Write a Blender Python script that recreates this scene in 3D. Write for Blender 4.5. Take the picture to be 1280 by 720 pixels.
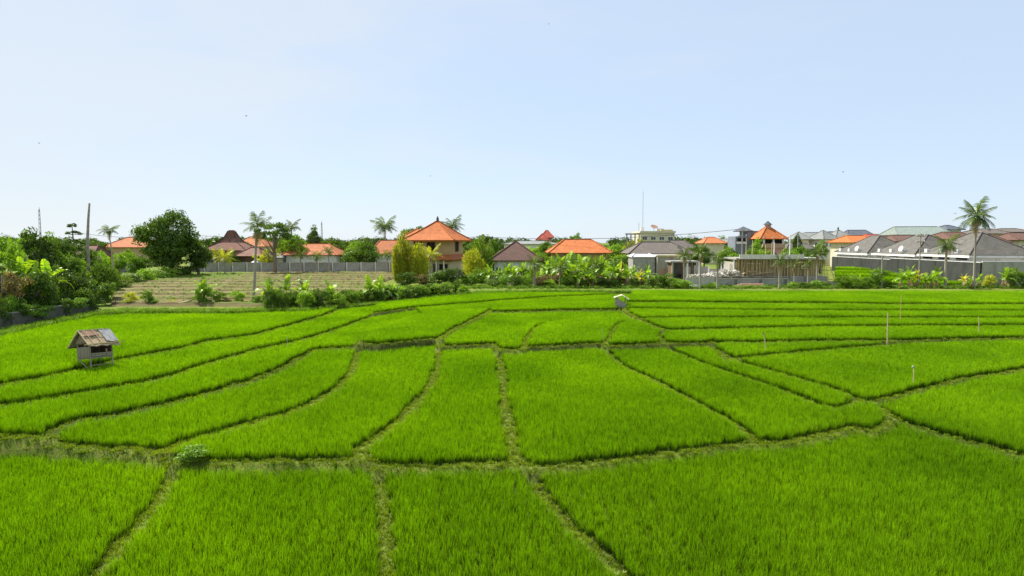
import bpy, math, random
import numpy as np
from mathutils import Vector, Matrix, Euler
R = math.radians
rng = np.random.default_rng(7); random.seed(7)
S = bpy.context.scene
for o in list(bpy.data.objects): bpy.data.objects.remove(o)
COL = S.collection

# ------------------------------------------------------------ camera, sky, sun, exposure
CZ = 6.0; F = 800.0; T = math.atan(57/800.0); CT, ST = math.cos(T), math.sin(T)
cam = bpy.data.objects.new('camera', bpy.data.cameras.new('camera')); COL.objects.link(cam)
cam.location = (0, 0, CZ); cam.rotation_euler = (math.pi/2 - T, 0, 0)
cam.data.sensor_width = 36; cam.data.lens = 22.5; cam.data.clip_end = 20000; cam.data.clip_start = .1
S.camera = cam
SUN_EL, SUN_AZ = 53, 314          # azimuth clockwise from +Y: sun high on the left, a little beyond the fields
w = bpy.data.worlds.new('World'); S.world = w; w.use_nodes = True
nt = w.node_tree; N = nt.nodes; L = nt.links
bgn = N['Background']
sky = N.new('ShaderNodeTexSky'); sky.sky_type = 'NISHITA'; sky.sun_disc = False
sky.sun_elevation = R(SUN_EL); sky.sun_rotation = R(SUN_AZ)
sky.altitude = 0; sky.air_density = 0.9; sky.dust_density = 0.3; sky.ozone_density = 2.2
tc = N.new('ShaderNodeTexCoord')
mp = N.new('ShaderNodeMapping'); mp.inputs['Scale'].default_value = (1.0, 1.0, 3.2); mp.inputs['Location'].default_value = (0.35, 0.1, 0.0); mp.inputs['Rotation'].default_value = (0, R(14), 0)
L.new(tc.outputs['Generated'], mp.inputs[0])
n1 = N.new('ShaderNodeTexNoise'); n1.inputs['Scale'].default_value = 2.3; n1.inputs['Detail'].default_value = 7; n1.inputs['Roughness'].default_value = .52; n1.inputs['Distortion'].default_value = .25
L.new(mp.outputs[0], n1.inputs['Vector'])
sx = N.new('ShaderNodeSeparateXYZ'); L.new(tc.outputs['Generated'], sx.inputs[0])
def wmath(op, a, b=None, clamp=False):
    m = N.new('ShaderNodeMath'); m.operation = op; m.use_clamp = clamp
    for i, v in enumerate((a, b)):
        if v is None: continue
        if isinstance(v, (int, float)): m.inputs[i].default_value = v
        else: L.new(v, m.inputs[i])
    return m.outputs[0]
lft = wmath('MULTIPLY_ADD', sx.outputs[0], -0.42)         # thin cloud thickens towards the left
lft.node.inputs[2].default_value = 0.02
cm = wmath('ADD', n1.outputs[0], lft)
mr = N.new('ShaderNodeMapRange'); mr.interpolation_type = 'SMOOTHSTEP'; L.new(cm, mr.inputs[0])
mr.inputs[1].default_value = .40; mr.inputs[2].default_value = .84; mr.inputs[3].default_value = .04; mr.inputs[4].default_value = .60
mx = N.new('ShaderNodeMix'); mx.data_type = 'RGBA'; pale = N.new('ShaderNodeMix'); pale.data_type = 'RGBA'; pale.inputs[0].default_value = .78; pale.inputs[7].default_value = (3.05, 3.66, 4.5, 1)
L.new(mr.outputs[0], mx.inputs[0]); L.new(sky.outputs[0], pale.inputs[6]); L.new(pale.outputs[2], mx.inputs[6]); mx.inputs[7].default_value = (3.95, 4.15, 4.25, 1)
L.new(mx.outputs[2], bgn.inputs[0]); bgn.inputs[1].default_value = 0.1
sun = bpy.data.objects.new('sun', bpy.data.lights.new('sun', 'SUN')); COL.objects.link(sun)
sun.data.energy = 4.6; sun.data.angle = R(.53); sun.data.color = (1, .955, .88)
az = R(SUN_AZ); el = R(SUN_EL)
sd = Vector((math.sin(az)*math.cos(el), math.cos(az)*math.cos(el), math.sin(el)))
sun.rotation_euler = sd.to_track_quat('Z', 'Y').to_euler()
S.view_settings.view_transform = 'Standard'; S.view_settings.look = 'None'; S.view_settings.gamma = 1
S.view_settings.use_curve_mapping = False; S.view_settings.exposure = 1.05
S.render.engine = 'CYCLES'
S.cycles.max_bounces = 6; S.cycles.diffuse_bounces = 3; S.cycles.transmission_bounces = 4; S.cycles.glossy_bounces = 2

# ------------------------------------------------------------ where things stand
PROF = ((0, 20, 23, 27, 31, 36, 42, 55, 80, 4000), (-1.85, -1.85, -1.5, -1.22, -.93, -.60, -.27, -.08, 0, 0)), \
       ((0, 20, 24, 36, 42, 50, 60, 70, 80, 4000), (-1.85, -1.85, -1.56, -1.34, -1.2, -1.0, -.64, -.2, 0, 0)), \
       ((0, 20, 25, 35, 42, 48, 54, 60, 66, 73, 84, 86, 4000), (-1.85, -1.85, -1.56, -1.34, -.94, -.60, -.34, -.08, .15, .30, .33, 0, 0))
def zland(x, y):
    """how the terraces climb away from the viewer: left, middle and right"""
    u = np.asarray(x)/np.maximum(np.asarray(y), 1e-3); l, m, r = (np.interp(y, *p) for p in PROF)
    a = np.clip((-u-.12)/.25, 0, 1); b = np.clip((u-.0)/.22, 0, 1); return m*(1-a)*(1-b)+l*a+r*b
def zplane(y, x=0.0): return float(min(0.0, zland(x, y)))
def G(px, py, dz_=0.0):
    dx, dy, dz = px-640, F*CT + (360-py)*ST, -F*ST + (360-py)*CT
    if dz >= -1: dz = -1
    t = -CZ/dz
    for k in range(40):
        t = .5*t + .5*(float(zland(t*dx, t*dy))+dz_-CZ)/dz
    return (t*dx, t*dy)
def Z(py, Y):
    k = (360-py)/F
    return CZ + Y*(k*CT-ST)/(CT+k*ST)
def X(px, Y, z=2.0): return (px-640)/F*(Y*CT+(CZ-z)*ST)
def ppm(Y): return F/(Y*CT)
def DY(py):                       # distance of the ground seen at that row
    return G(640, py)[1]

# ------------------------------------------------------------ materials
MATS = {}
def mat(name, c1, c2=None, scale=4.0, rough=.85, bump=0.0, bscale=None, stretch=(1, 1, 1), spec=.2, metal=0.0, contrast=(.35, .65), detail=5, coords='Object', extra=None):
    if name in MATS: return MATS[name]
    m = bpy.data.materials.new(name); m.use_nodes = True; MATS[name] = m
    n = m.node_tree.nodes; l = m.node_tree.links; b = n['Principled BSDF']
    b.inputs['Roughness'].default_value = rough; b.inputs['Specular IOR Level'].default_value = spec; b.inputs['Metallic'].default_value = metal
    t = n.new('ShaderNodeTexCoord'); mpn = n.new('ShaderNodeMapping'); mpn.inputs['Scale'].default_value = stretch
    l.new(t.outputs[coords], mpn.inputs[0])
    if c2 is None: c2 = tuple(v*.75 for v in c1)
    no = n.new('ShaderNodeTexNoise'); no.inputs['Scale'].default_value = scale; no.inputs['Detail'].default_value = detail; no.inputs['Roughness'].default_value = .65
    l.new(mpn.outputs[0], no.inputs['Vector'])
    r = n.new('ShaderNodeMapRange'); r.inputs[1].default_value, r.inputs[2].default_value = contrast; l.new(no.outputs[0], r.inputs[0])
    x = n.new('ShaderNodeMix'); x.data_type = 'RGBA'; l.new(r.outputs[0], x.inputs[0])
    x.inputs[6].default_value = (*c1, 1); x.inputs[7].default_value = (*c2, 1)
    col = x.outputs[2]
    if extra:                      # stains: (colour, scale, lo, hi, stretch)
        ec, es, lo, hi, estr = extra
        m2 = n.new('ShaderNodeMapping'); m2.inputs['Scale'].default_value = estr; l.new(t.outputs[coords], m2.inputs[0])
        no2 = n.new('ShaderNodeTexNoise'); no2.inputs['Scale'].default_value = es; no2.inputs['Detail'].default_value = 4; l.new(m2.outputs[0], no2.inputs['Vector'])
        r2 = n.new('ShaderNodeMapRange'); r2.inputs[1].default_value = lo; r2.inputs[2].default_value = hi; l.new(no2.outputs[0], r2.inputs[0])
        x2 = n.new('ShaderNodeMix'); x2.data_type = 'RGBA'; l.new(r2.outputs[0], x2.inputs[0]); l.new(col, x2.inputs[6]); x2.inputs[7].default_value = (*ec, 1); col = x2.outputs[2]
    l.new(col, b.inputs['Base Color'])
    if bump:
        nb = n.new('ShaderNodeTexNoise'); nb.inputs['Scale'].default_value = bscale or scale*4; nb.inputs['Detail'].default_value = 4; l.new(mpn.outputs[0], nb.inputs['Vector'])
        bp = n.new('ShaderNodeBump'); bp.inputs['Strength'].default_value = 1; bp.inputs['Distance'].default_value = bump; l.new(nb.outputs[0], bp.inputs['Height']); l.new(bp.outputs[0], b.inputs['Normal'])
    return m
def roofmat(name, c1, c2, pitch=.28, stain=None):
    """clay tiles: courses and columns as fine relief, each patch its own tone"""
    m = mat(name, c1, c2, scale=1.1, rough=.8, detail=8, contrast=(.3, .7), extra=stain)
    n = m.node_tree.nodes; l = m.node_tree.links; b = n['Principled BSDF']
    t = n.new('ShaderNodeTexCoord')
    wv = n.new('ShaderNodeTexWave'); wv.wave_type = 'BANDS'; wv.bands_direction = 'Z'; wv.wave_profile = 'SAW'; wv.inputs['Scale'].default_value = 1/(pitch*.55)*.314*1.0; wv.inputs['Distortion'].default_value = .35; wv.inputs['Detail Scale'].default_value = 3
    l.new(t.outputs['Object'], wv.inputs['Vector'])
    bp = n.new('ShaderNodeBump'); bp.inputs['Distance'].default_value = .05; bp.inputs['Strength'].default_value = .8
    l.new(wv.outputs[0], bp.inputs['Height']); l.new(bp.outputs[0], b.inputs['Normal'])
    src = b.inputs['Base Color'].links[0].from_socket
    hs = n.new('ShaderNodeMix'); hs.data_type = 'RGBA'; hs.blend_type = 'MULTIPLY'; hs.inputs[0].default_value = 1
    vo = n.new('ShaderNodeTexVoronoi'); vo.inputs['Scale'].default_value = 3.2; l.new(t.outputs['Object'], vo.inputs['Vector'])
    rr = n.new('ShaderNodeMapRange'); rr.inputs[3].default_value = .82; rr.inputs[4].default_value = 1.12; l.new(vo.outputs['Color'], rr.inputs[0])
    l.new(src, hs.inputs[6]); l.new(rr.outputs[0], hs.inputs[7]); l.new(hs.outputs[2], b.inputs['Base Color'])
    return m
def leafmat(name, c1, c2, trans=.35, tcol=None, attr='tone', rand=.35, patch=0.0, gloss=.025):
    if name in MATS: return MATS[name]
    m = bpy.data.materials.new(name); m.use_nodes = True; MATS[name] = m
    n = m.node_tree.nodes; l = m.node_tree.links; n.clear()
    out = n.new('ShaderNodeOutputMaterial')
    at = n.new('ShaderNodeAttribute'); at.attribute_name = attr
    oi = n.new('ShaderNodeObjectInfo')
    x = n.new('ShaderNodeMix'); x.data_type = 'RGBA'; x.inputs[6].default_value = (*c1, 1); x.inputs[7].default_value = (*c2, 1)
    l.new(at.outputs['Fac'], x.inputs[0])
    hs = n.new('ShaderNodeHueSaturation'); l.new(x.outputs[2], hs.inputs['Color'])
    r1 = n.new('ShaderNodeMapRange'); r1.inputs[3].default_value = 1-rand; r1.inputs[4].default_value = 1+rand; l.new(oi.outputs['Random'], r1.inputs[0])
    val = r1.outputs[0]
    if patch:
        ge = n.new('ShaderNodeNewGeometry'); no = n.new('ShaderNodeTexNoise'); no.inputs['Scale'].default_value = .16; no.inputs['Detail'].default_value = 5; no.inputs['Roughness'].default_value = .6
        l.new(ge.outputs['Position'], no.inputs['Vector'])
        r2 = n.new('ShaderNodeMapRange'); r2.inputs[1].default_value = .3; r2.inputs[2].default_value = .7; r2.inputs[3].default_value = 1-patch; r2.inputs[4].default_value = 1+patch; l.new(no.outputs[0], r2.inputs[0])
        mm = n.new('ShaderNodeMath'); mm.operation = 'MULTIPLY'; l.new(val, mm.inputs[0]); l.new(r2.outputs[0], mm.inputs[1]); val = mm.outputs[0]
        r3 = n.new('ShaderNodeMapRange'); r3.inputs[1].default_value = .3; r3.inputs[2].default_value = .7; r3.inputs[3].default_value = .508; r3.inputs[4].default_value = .492; l.new(no.outputs[0], r3.inputs[0]); l.new(r3.outputs[0], hs.inputs['Hue'])
    l.new(val, hs.inputs['Value'])
    d = n.new('ShaderNodeBsdfDiffuse'); l.new(hs.outputs[0], d.inputs[0])
    tr = n.new('ShaderNodeBsdfTranslucent'); tm = n.new('ShaderNodeMix'); tm.data_type = 'RGBA'; tm.blend_type = 'MULTIPLY'; tm.inputs[0].default_value = 1
    l.new(hs.outputs[0], tm.inputs[6]); tm.inputs[7].default_value = (*(tcol or (1.5, 1.45, .5)), 1); l.new(tm.outputs[2], tr.inputs[0])
    s1 = n.new('ShaderNodeMixShader'); s1.inputs[0].default_value = trans; l.new(d.outputs[0], s1.inputs[1]); l.new(tr.outputs[0], s1.inputs[2])
    g = n.new('ShaderNodeBsdfGlossy'); g.inputs['Roughness'].default_value = .45; g.inputs[0].default_value = (.9, .95, .8, 1)
    s2 = n.new('ShaderNodeMixShader'); s2.inputs[0].default_value = gloss; l.new(s1.outputs[0], s2.inputs[1]); l.new(g.outputs[0], s2.inputs[2])
    l.new(s2.outputs[0], out.inputs[0])
    return m
mat('bark', (.30, .25, .19), (.16, .13, .10), scale=3, bump=.03, stretch=(1, 1, .3))
mat('palm_bark', (.44, .39, .32), (.26, .22, .17), scale=2, stretch=(.4, .4, 5), bump=.03)
mat('wood_grey', (.40, .34, .25), (.22, .18, .12), scale=5, stretch=(1, 1, .2), bump=.01)
mat('bamboo', (.66, .52, .30), (.45, .34, .19), scale=3, stretch=(1, 1, .5))
mat('bamboo_yellow', (.68, .54, .18), (.5, .38, .14), scale=3)
mat('white_paint', (.78, .77, .72), (.66, .65, .6), scale=1.2, extra=((.38, .37, .32), 1.5, .55, .8, (1, 1, .25)))
mat('cream_paint', (.66, .60, .45), (.55, .49, .36), scale=1.2, extra=((.32, .29, .22), 1.5, .58, .8, (1, 1, .25)))
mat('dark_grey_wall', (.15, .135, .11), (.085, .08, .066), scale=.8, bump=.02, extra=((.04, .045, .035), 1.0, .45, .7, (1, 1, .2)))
mat('pale_concrete', (.74, .69, .60), (.58, .54, .46), scale=1.6)
mat('tan_wall', (.50, .37, .20), (.42, .30, .16), scale=1.5)
mat('concrete', (.40, .38, .34), (.27, .26, .23), scale=1.6, bump=.01, extra=((.13, .13, .11), 1.3, .55, .75, (1, 1, .3)))
mat('old_concrete', (.36, .34, .29), (.24, .23, .20), scale=.8, bump=.02, bscale=6, extra=((.11, .115, .085), .9, .5, .72, (1, 1, .18)))
mat('dark_render', (.060, .064, .054), (.040, .043, .036), scale=.7, bump=.01, extra=((.025, .028, .02), 1.0, .5, .72, (1, 1, .15)))
mat('pale_render', (.44, .41, .33), (.35, .325, .26), scale=.9, bump=.01, extra=((.19, .185, .145), .8, .5, .8, (1, 1, .25)))
mat('opening_shade', (.03, .028, .025), (.015, .015, .015), scale=2)  # near-black colour carries the shade inside openings; the surfaces are solid
mat('glass', (.05, .06, .065), (.03, .035, .04), scale=.5, rough=.12, spec=.6)
mat('tin', (.62, .63, .62), (.45, .44, .42), scale=1.2, rough=.5, metal=.1)
mat('rust', (.33, .20, .13), (.22, .13, .085), scale=3)
mat('thatch', (.42, .32, .19), (.24, .18, .11), scale=5, stretch=(1, 1, 1), bump=.04, bscale=22)
mat('grey_thatch', (.50, .46, .38), (.30, .27, .22), scale=6, bump=.05, bscale=20)
mat('tarp', (.34, .34, .32), (.20, .205, .20), scale=3, rough=.45)
mat('plastic_white', (.78, .78, .76), (.7, .7, .68), scale=2, rough=.5)
mat('steel', (.42, .43, .44), (.3, .3, .31), scale=2, rough=.5, metal=.4)
mat('brown_wood', (.19, .12, .07), (.12, .075, .045), scale=4, stretch=(1, 1, .2))
mat('plank_pink', (.58, .36, .26), (.42, .26, .18), scale=3)
mat('rubble', (.62, .58, .50), (.36, .33, .28), scale=1.5, bump=.05)
mat('bird_dark', (.05, .05, .05))
mat('cable_black', (.04, .04, .04))
mat('blue_grey_wall', (.23, .26, .30), (.17, .19, .22), scale=1)
mat('pink_wall', (.62, .33, .27), (.5, .27, .22), scale=1)
roofmat('roof_orange', (.56, .17, .045), (.42, .12, .035), stain=((.30, .10, .04), 2.2, .52, .8, (1, 1, 1)))
roofmat('roof_orange_pale', (.50, .18, .07), (.40, .13, .045), stain=((.34, .13, .07), 1.2, .5, .75, (1, 1, 1)))
roofmat('roof_old_red', (.26, .105, .07), (.17, .085, .06), stain=((.10, .085, .06), 1.4, .48, .7, (1, 1, 1)))
roofmat('roof_brown', (.15, .082, .06), (.11, .062, .047))
roofmat('roof_greybrown', (.15, .128, .108), (.11, .093, .08))
roofmat('roof_villa', (.135, .125, .108), (.09, .084, .072), stain=((.09, .085, .07), 1.1, .5, .8, (1, 1, 1)))
roofmat('roof_greygreen', (.23, .27, .235), (.17, .21, .18))
roofmat('roof_slate', (.10, .115, .14), (.075, .085, .10))
roofmat('roof_silver', (.24, .25, .235), (.17, .18, .165))
roofmat('roof_red', (.44, .10, .065), (.34, .075, .05))

leafmat('leaf_dark', (.042, .088, .010), (.095, .17, .014))
leafmat('leaf_mid', (.065, .135, .012), (.17, .30, .020))
leafmat('leaf_bright', (.11, .22, .015), (.27, .43, .025))
leafmat('leaf_yellow', (.22, .28, .022), (.52, .52, .04))
leafmat('leaf_brownish', (.10, .065, .035), (.17, .15, .05), rand=.2)
leafmat('frond_green', (.045, .085, .014), (.11, .16, .022), gloss=.03)
leafmat('frond_yellow', (.20, .25, .02), (.40, .40, .04))
leafmat('frond_dry', (.36, .26, .12), (.50, .38, .20), tcol=(1.1, 1, .8))
leafmat('banana_leaf', (.13, .25, .02), (.30, .45, .03), gloss=.04)
leafmat('banana_yellow', (.38, .40, .04), (.55, .48, .06), gloss=.03)
leafmat('banana_dry', (.36, .25, .12), (.52, .38, .22), tcol=(1.1, 1, .8))
leafmat('rice_leaf', (.022, .055, .003), (.36, .67, .002), trans=.42, tcol=(1.3, 1.35, .4), rand=.12, patch=.24, gloss=.012)  # naturally dark foot, deepened so its colour carries shade of the rice sides
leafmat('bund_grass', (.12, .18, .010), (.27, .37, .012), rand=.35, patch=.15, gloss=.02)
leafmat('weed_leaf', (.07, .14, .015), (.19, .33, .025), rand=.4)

# ------------------------------------------------------------ object helpers
def link(name, mesh, m=None, parent=None, loc=None, rot=None, scale=None):
    o = bpy.data.objects.new(name, mesh); COL.objects.link(o)
    if m and mesh is not None and not mesh.materials: mesh.materials.append(MATS[m] if isinstance(m, str) else m)
    if parent: o.parent = parent
    if loc is not None: o.location = loc
    if rot is not None: o.rotation_euler = rot
    if scale is not None: o.scale = scale
    return o
def tag(o, label=None, cat=None, group=None, kind=None):
    if label: o['label'] = label
    if cat: o['category'] = cat
    if group: o['group'] = group
    if kind: o['kind'] = kind
    return o
def thing(name, loc, label, cat, group=None, rz=0.0):
    o = bpy.data.objects.new(name, None); COL.objects.link(o); o.location = loc; o.rotation_euler = (0, 0, rz); o.empty_display_size = .3
    return tag(o, label, cat, group)
class MB:
    def __init__(s): s.v = []; s.f = []; s.t = []
    def add(s, vs, fs, tone=.5):
        k = len(s.v); s.v += [tuple(v) for v in vs]; s.f += [tuple(i+k for i in f) for f in fs]; s.t += [tone]*len(vs); return s
    def box(s, c, d, M=None):
        x, y, z = (q/2 for q in d)
        vs = [Vector((sx*x, sy*y, sz*z)) for sz in (-1, 1) for sy in (-1, 1) for sx in (-1, 1)]
        if M is not None: vs = [M @ v for v in vs]
        vs = [v + Vector(c) for v in vs]
        return s.add(vs, [(0, 2, 3, 1), (4, 5, 7, 6), (0, 1, 5, 4), (2, 6, 7, 3), (0, 4, 6, 2), (1, 3, 7, 5)])
    def tube(s, pts, rads, n=6, cap=True):
        pts = [Vector(p) for p in pts]; rings = []
        for i, p in enumerate(pts):
            d = (pts[min(i+1, len(pts)-1)] - pts[max(i-1, 0)]).normalized()
            a = d.cross(Vector((0, 0, 1)) if abs(d.z) < .95 else Vector((1, 0, 0))).normalized(); b = d.cross(a)
            r = rads[i] if hasattr(rads, '__len__') else rads
            rings.append([p + (a*math.cos(q*2*math.pi/n) + b*math.sin(q*2*math.pi/n))*r for q in range(n)])
        vs = [v for r_ in rings for v in r_]; fs = []
        for i in range(len(pts)-1):
            for q in range(n):
                fs.append((i*n+q, i*n+(q+1) % n, (i+1)*n+(q+1) % n, (i+1)*n+q))
        if cap: fs.append(tuple(range(n))[::-1]); fs.append(tuple((len(pts)-1)*n+q for q in range(n)))
        return s.add(vs, fs)
    def mesh(s, name, smooth=False):
        me = bpy.data.meshes.new(name); me.from_pydata(s.v, [], s.f)
        a = me.attributes.new('tone', 'FLOAT', 'POINT'); a.data.foreach_set('value', s.t)
        if smooth: me.polygons.foreach_set('use_smooth', [True]*len(me.polygons))
        me.update(); return me
    def build(s, name, m, parent=None, smooth=False, **k): return link(name, s.mesh(name, smooth), m, parent, **k)
def bx(name, m, parent, c, d, rz=0.0):
    return MB().box((0, 0, 0), d).build(name, m, parent, loc=c, rot=(0, 0, rz))
def pole(name, m, parent, p0, p1, r, r2=None, n=6):
    return MB().tube([p0, p1], [r, r2 or r], n).build(name, m, parent)
def np_mesh(name, V, Fq, tone=None):
    """V (n,3); Fq (m,k) all same size"""
    me = bpy.data.meshes.new(name); k = Fq.shape[1]
    me.vertices.add(len(V)); me.vertices.foreach_set('co', V.astype(np.float32).ravel())
    me.loops.add(Fq.size); me.loops.foreach_set('vertex_index', Fq.astype(np.int32).ravel())
    me.polygons.add(len(Fq)); me.polygons.foreach_set('loop_start', np.arange(len(Fq), dtype=np.int32)*k)
    me.update(calc_edges=True)
    if tone is not None:
        a = me.attributes.new('tone', 'FLOAT', 'POINT'); a.data.foreach_set('value', tone.astype(np.float32))
    me.validate(); return me

# ------------------------------------------------------------ the paddies: bund lines traced as places on the ground
B = []   # (half width in metres, bare-ness, points)
def bund(wd, pts, bare=.5): B.append((max(wd*.74, .36)/2, bare, [G(*p, .36) for p in pts]))
bund(.34, [(-130,525),(0,491),(50,480),(105,465),(140,453),(175,445),(225,434),(262,422),(320,413),(367,401),(405,391),(425,383),(432,379)])
bund(.36, [(-130,545),(0,517),(37,511),(125,492),(190,478),(225,466),(260,452),(320,431),(372,420),(408,411),(442,400),(466,391),(520,384),(580,379),(622,374),(680,368),(755,363),(800,359)])
bund(.40, [(62,556),(66,549),(78,539),(100,531),(150,522),(200,509),(237,498),(275,486),(320,469),(357,451),(377,438),(395,429),(447,429),(462,418),(480,409),(500,401),(527,393),(565,388),(612,385)])
bund(.62, [(207,573),(228,557),(275,540),(325,524),(355,515),(390,501),(420,482),(436,464),(443,447),(446,433),(447,427)], 1)
bund(.66, [(453,578),(452,562),(482,538),(500,522),(521,500),(540,476),(547,455),(547,436),(553,426),(564,417),(583,406),(597,398),(606,392),(613,387),(654,383),(700,380),(762,377),(783,377.5)], 1)
bund(.25, [(618,389),(670,387),(720,384),(782,382)])
bund(.60, [(621,438),(654,437),(658,426),(666,412),(676,404),(693,398),(716,394),(760,388),(784,385)], 1)
bund(.32, [(446,428),(474,432),(505,430),(545,428)])
bund(.30, [(549,433),(591,431),(617,430),(622,438)])
bund(.30, [(656,435),(693,432),(716,430),(747,428),(758,430)])
bund(.72, [(621,438),(626,446),(627,465),(629,485),(633,512),(638,540),(646,580)], 1)
bund(.50, [(798,396),(779,397),(771,402),(765,412),(761,423),(757,430),(762,436),(777,450),(815,470),(852,490),(878,505),(906,520),(922,532),(940,547)], .8)
bund(.54, [(-160,545),(-60,550),(0,556),(50,558),(100,563),(175,568),(212,574),(250,580),(320,581),(420,579),(455,578),(495,584),(545,583),(640,580),(677,586),(740,580),(815,569),(890,559),(935,553),(975,553),(1027,543),(1067,531),(1093,536),(1113,524),(1102,507)], .95)
bund(.62, [(218,580),(207,607),(190,632),(165,657),(137,690),(107,720),(60,775),(0,850)], .8)
bund(.50, [(470,583),(476,605),(480,640),(482,677),(484,720),(488,790),(492,880)], .9)
bund(.42, [(655,578),(668,593),(686,622),(716,652),(748,682),(786,720),(860,790),(950,870)], .6)
bund(.34, [(1094,503),(1120,518),(1160,532),(1213,548),(1280,567),(1440,612)])
bund(.42, [(1064,501),(1097,501),(1150,486),(1210,470),(1280,459),(1440,437)])
bund(.36, [(890,425),(893,431),(912,444),(935,452),(959,460),(998,472),(1037,484),(1068,496),(1080,502)])
bund(.30, [(832,427),(846,433),(862,441),(881,450),(920,465),(949,475),(978,485),(1000,495),(1021,504),(1046,510),(1070,503)])
bund(.30, [(760,431),(787,430),(832,427),(873,427),(940,426),(1017,424),(1085,423),(1110,424),(1185,421),(1280,419),(1440,414)])
bund(.30, [(900,438),(908,446),(922,446),(959,442),(998,437),(1037,433),(1085,428),(1108,426),(1122,423)])
bund(.44, [(782,376),(780,383),(790,392),(803,397),(815,403),(831,411)], .8)
bund(.30, [(829,411),(824,418),(832,427)])
bund(.30, [(781,377),(940,377),(1040,378),(1120,379.5),(1280,379.5),(1440,380)])
bund(.30, [(781,384),(940,386),(1120,386.5),(1280,387),(1440,388)])
bund(.30, [(803,396),(849,394.5),(940,395),(1120,395),(1280,395.5),(1440,396)])
bund(.32, [(831,411),(865,410),(940,408),(1030,405.5),(1110,404.5),(1280,404),(1440,404)])
bund(.5, [(757,430),(760,436)], .8)
border_px = [(-300,462),(-100,436),(0,417),(60,403),(120,391),(160,388),(230,388),(300,388),(380,386),(440,381),(510,374),(560,368),(600,364),(700,362),(900,361.5),(1280,361.5),(1600,361.5)]
border = [G(*p, .4) for p in border_px]
bx_, by_ = zip(*border)
RES = .125; X0, X1, Y0, Y1 = -104.0, 104.0, 7.0, 92.0
gx = np.arange(X0, X1+1e-6, RES); gy = np.arange(Y0, Y1+1e-6, RES)
NX, NY = len(gx), len(gy)
D = np.full((NY, NX), 9.0, np.float32); W_ = np.full((NY, NX), .2, np.float32); BA = np.zeros((NY, NX), np.float32)
ratio = np.full((NY, NX), 99.0, np.float32)
for hw, bare, pts in B:
    for (ax, ay), (cx, cy) in zip(pts[:-1], pts[1:]):
        m_ = hw+1.0
        i0 = max(0, int((min(ax, cx)-m_-X0)/RES)); i1 = min(NX, int((max(ax, cx)+m_-X0)/RES)+2)
        j0 = max(0, int((min(ay, cy)-m_-Y0)/RES)); j1 = min(NY, int((max(ay, cy)+m_-Y0)/RES)+2)
        if i0 >= i1 or j0 >= j1: continue
        gX, gY = np.meshgrid(gx[i0:i1], gy[j0:j1])
        vx, vy = cx-ax, cy-ay; q = vx*vx+vy*vy+1e-9
        t = np.clip(((gX-ax)*vx+(gY-ay)*vy)/q, 0, 1)
        # lines wander a little, as hand-built banks do
        wob = .05*np.sin(gX*1.7+gY*.9)+.04*np.sin(gX*4.1-gY*3.3)
        d = np.hypot(gX-ax-t*vx, gY-ay-t*vy) + wob*min(1, hw/.35)
        r = d/hw; sub = ratio[j0:j1, i0:i1]; k = r < sub
        ratio[j0:j1, i0:i1][k] = r[k]; D[j0:j1, i0:i1][k] = d[k]; W_[j0:j1, i0:i1][k] = hw; BA[j0:j1, i0:i1][k] = bare
GX, GY = np.meshgrid(gx, gy)
byi = np.interp(GX, bx_, by_)
# the left border doubles back towards the viewer, so it is followed in angle instead of x
bt = np.array([b[0]/b[1] for b in border]); inv = np.array([1/b[1] for b in border])
binv = np.interp(GX/GY, bt, inv)
inside = (1/GY) > binv
bdist = (1/binv - GY)
free = (ratio > 1.0) & (D > .22) & inside & (np.abs(GX) < .86*GY+1) & (GY > 11.3)
sep = np.zeros((NY, NX), bool)
for (a, b_) in ((G(519, 382, .36), G(529, 396, .36)), (G(464, 394, .36), G(476, 368, .36)), (G(784, 377, .36), G(795, 357, .36))):
    q = np.clip(((GX-a[0])*(b_[0]-a[0])+(GY-a[1])*(b_[1]-a[1]))/((b_[0]-a[0])**2+(b_[1]-a[1])**2), 0, 1)
    sep |= np.hypot(GX-a[0]-q*(b_[0]-a[0]), GY-a[1]-q*(b_[1]-a[1])) < .2
# label the parcels with a flood fill over runs of free cells
lab = np.zeros((NY, NX), np.int32); parent = [0]
def find(a):
    while parent[a] != a: parent[a] = parent[parent[a]]; a = parent[a]
    return a
prev = []
for j in range(NY):
    row = (free[j] & ~sep[j]).astype(np.int8); e = np.diff(np.concatenate(([0], row, [0])))
    st = np.where(e == 1)[0]; en = np.where(e == -1)[0]; cur = []
    pi = 0
    for a, b_ in zip(st, en):
        l0 = 0
        for (pa, pb, pl) in prev:
            if pa < b_ and pb > a:
                if l0 == 0: l0 = find(pl)
                else:
                    r2 = find(pl)
                    if r2 != find(l0): parent[r2] = find(l0)
        if l0 == 0: parent.append(len(parent)); l0 = len(parent)-1
        lab[j, a:b_] = l0; cur.append((a, b_, l0))
    prev = cur
root = np.array([find(i) for i in range(len(parent))]); lab = root[lab]
zp = zland(GX, GY).astype(np.float32)
ids, cnt = np.unique(lab[lab > 0], return_counts=True)
ZL = zp.copy()
LEV = {}
for i_, c_ in zip(ids, cnt):
    k = lab == i_
    if c_*RES*RES < 2.0: free[k] = False; lab[k] = 0; continue
    vis = k & (np.abs(GX) < .82*GY+1)
    mz = zp[vis].mean() if vis.any() else zp[k].mean()
    m0 = mz; mz = LEV.get(int(i_), mz)
    # very long plots still follow the land a little
    ZL[k] = mz + (zp[k]-m0)*.25
print('parcels', len(ids))

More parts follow.
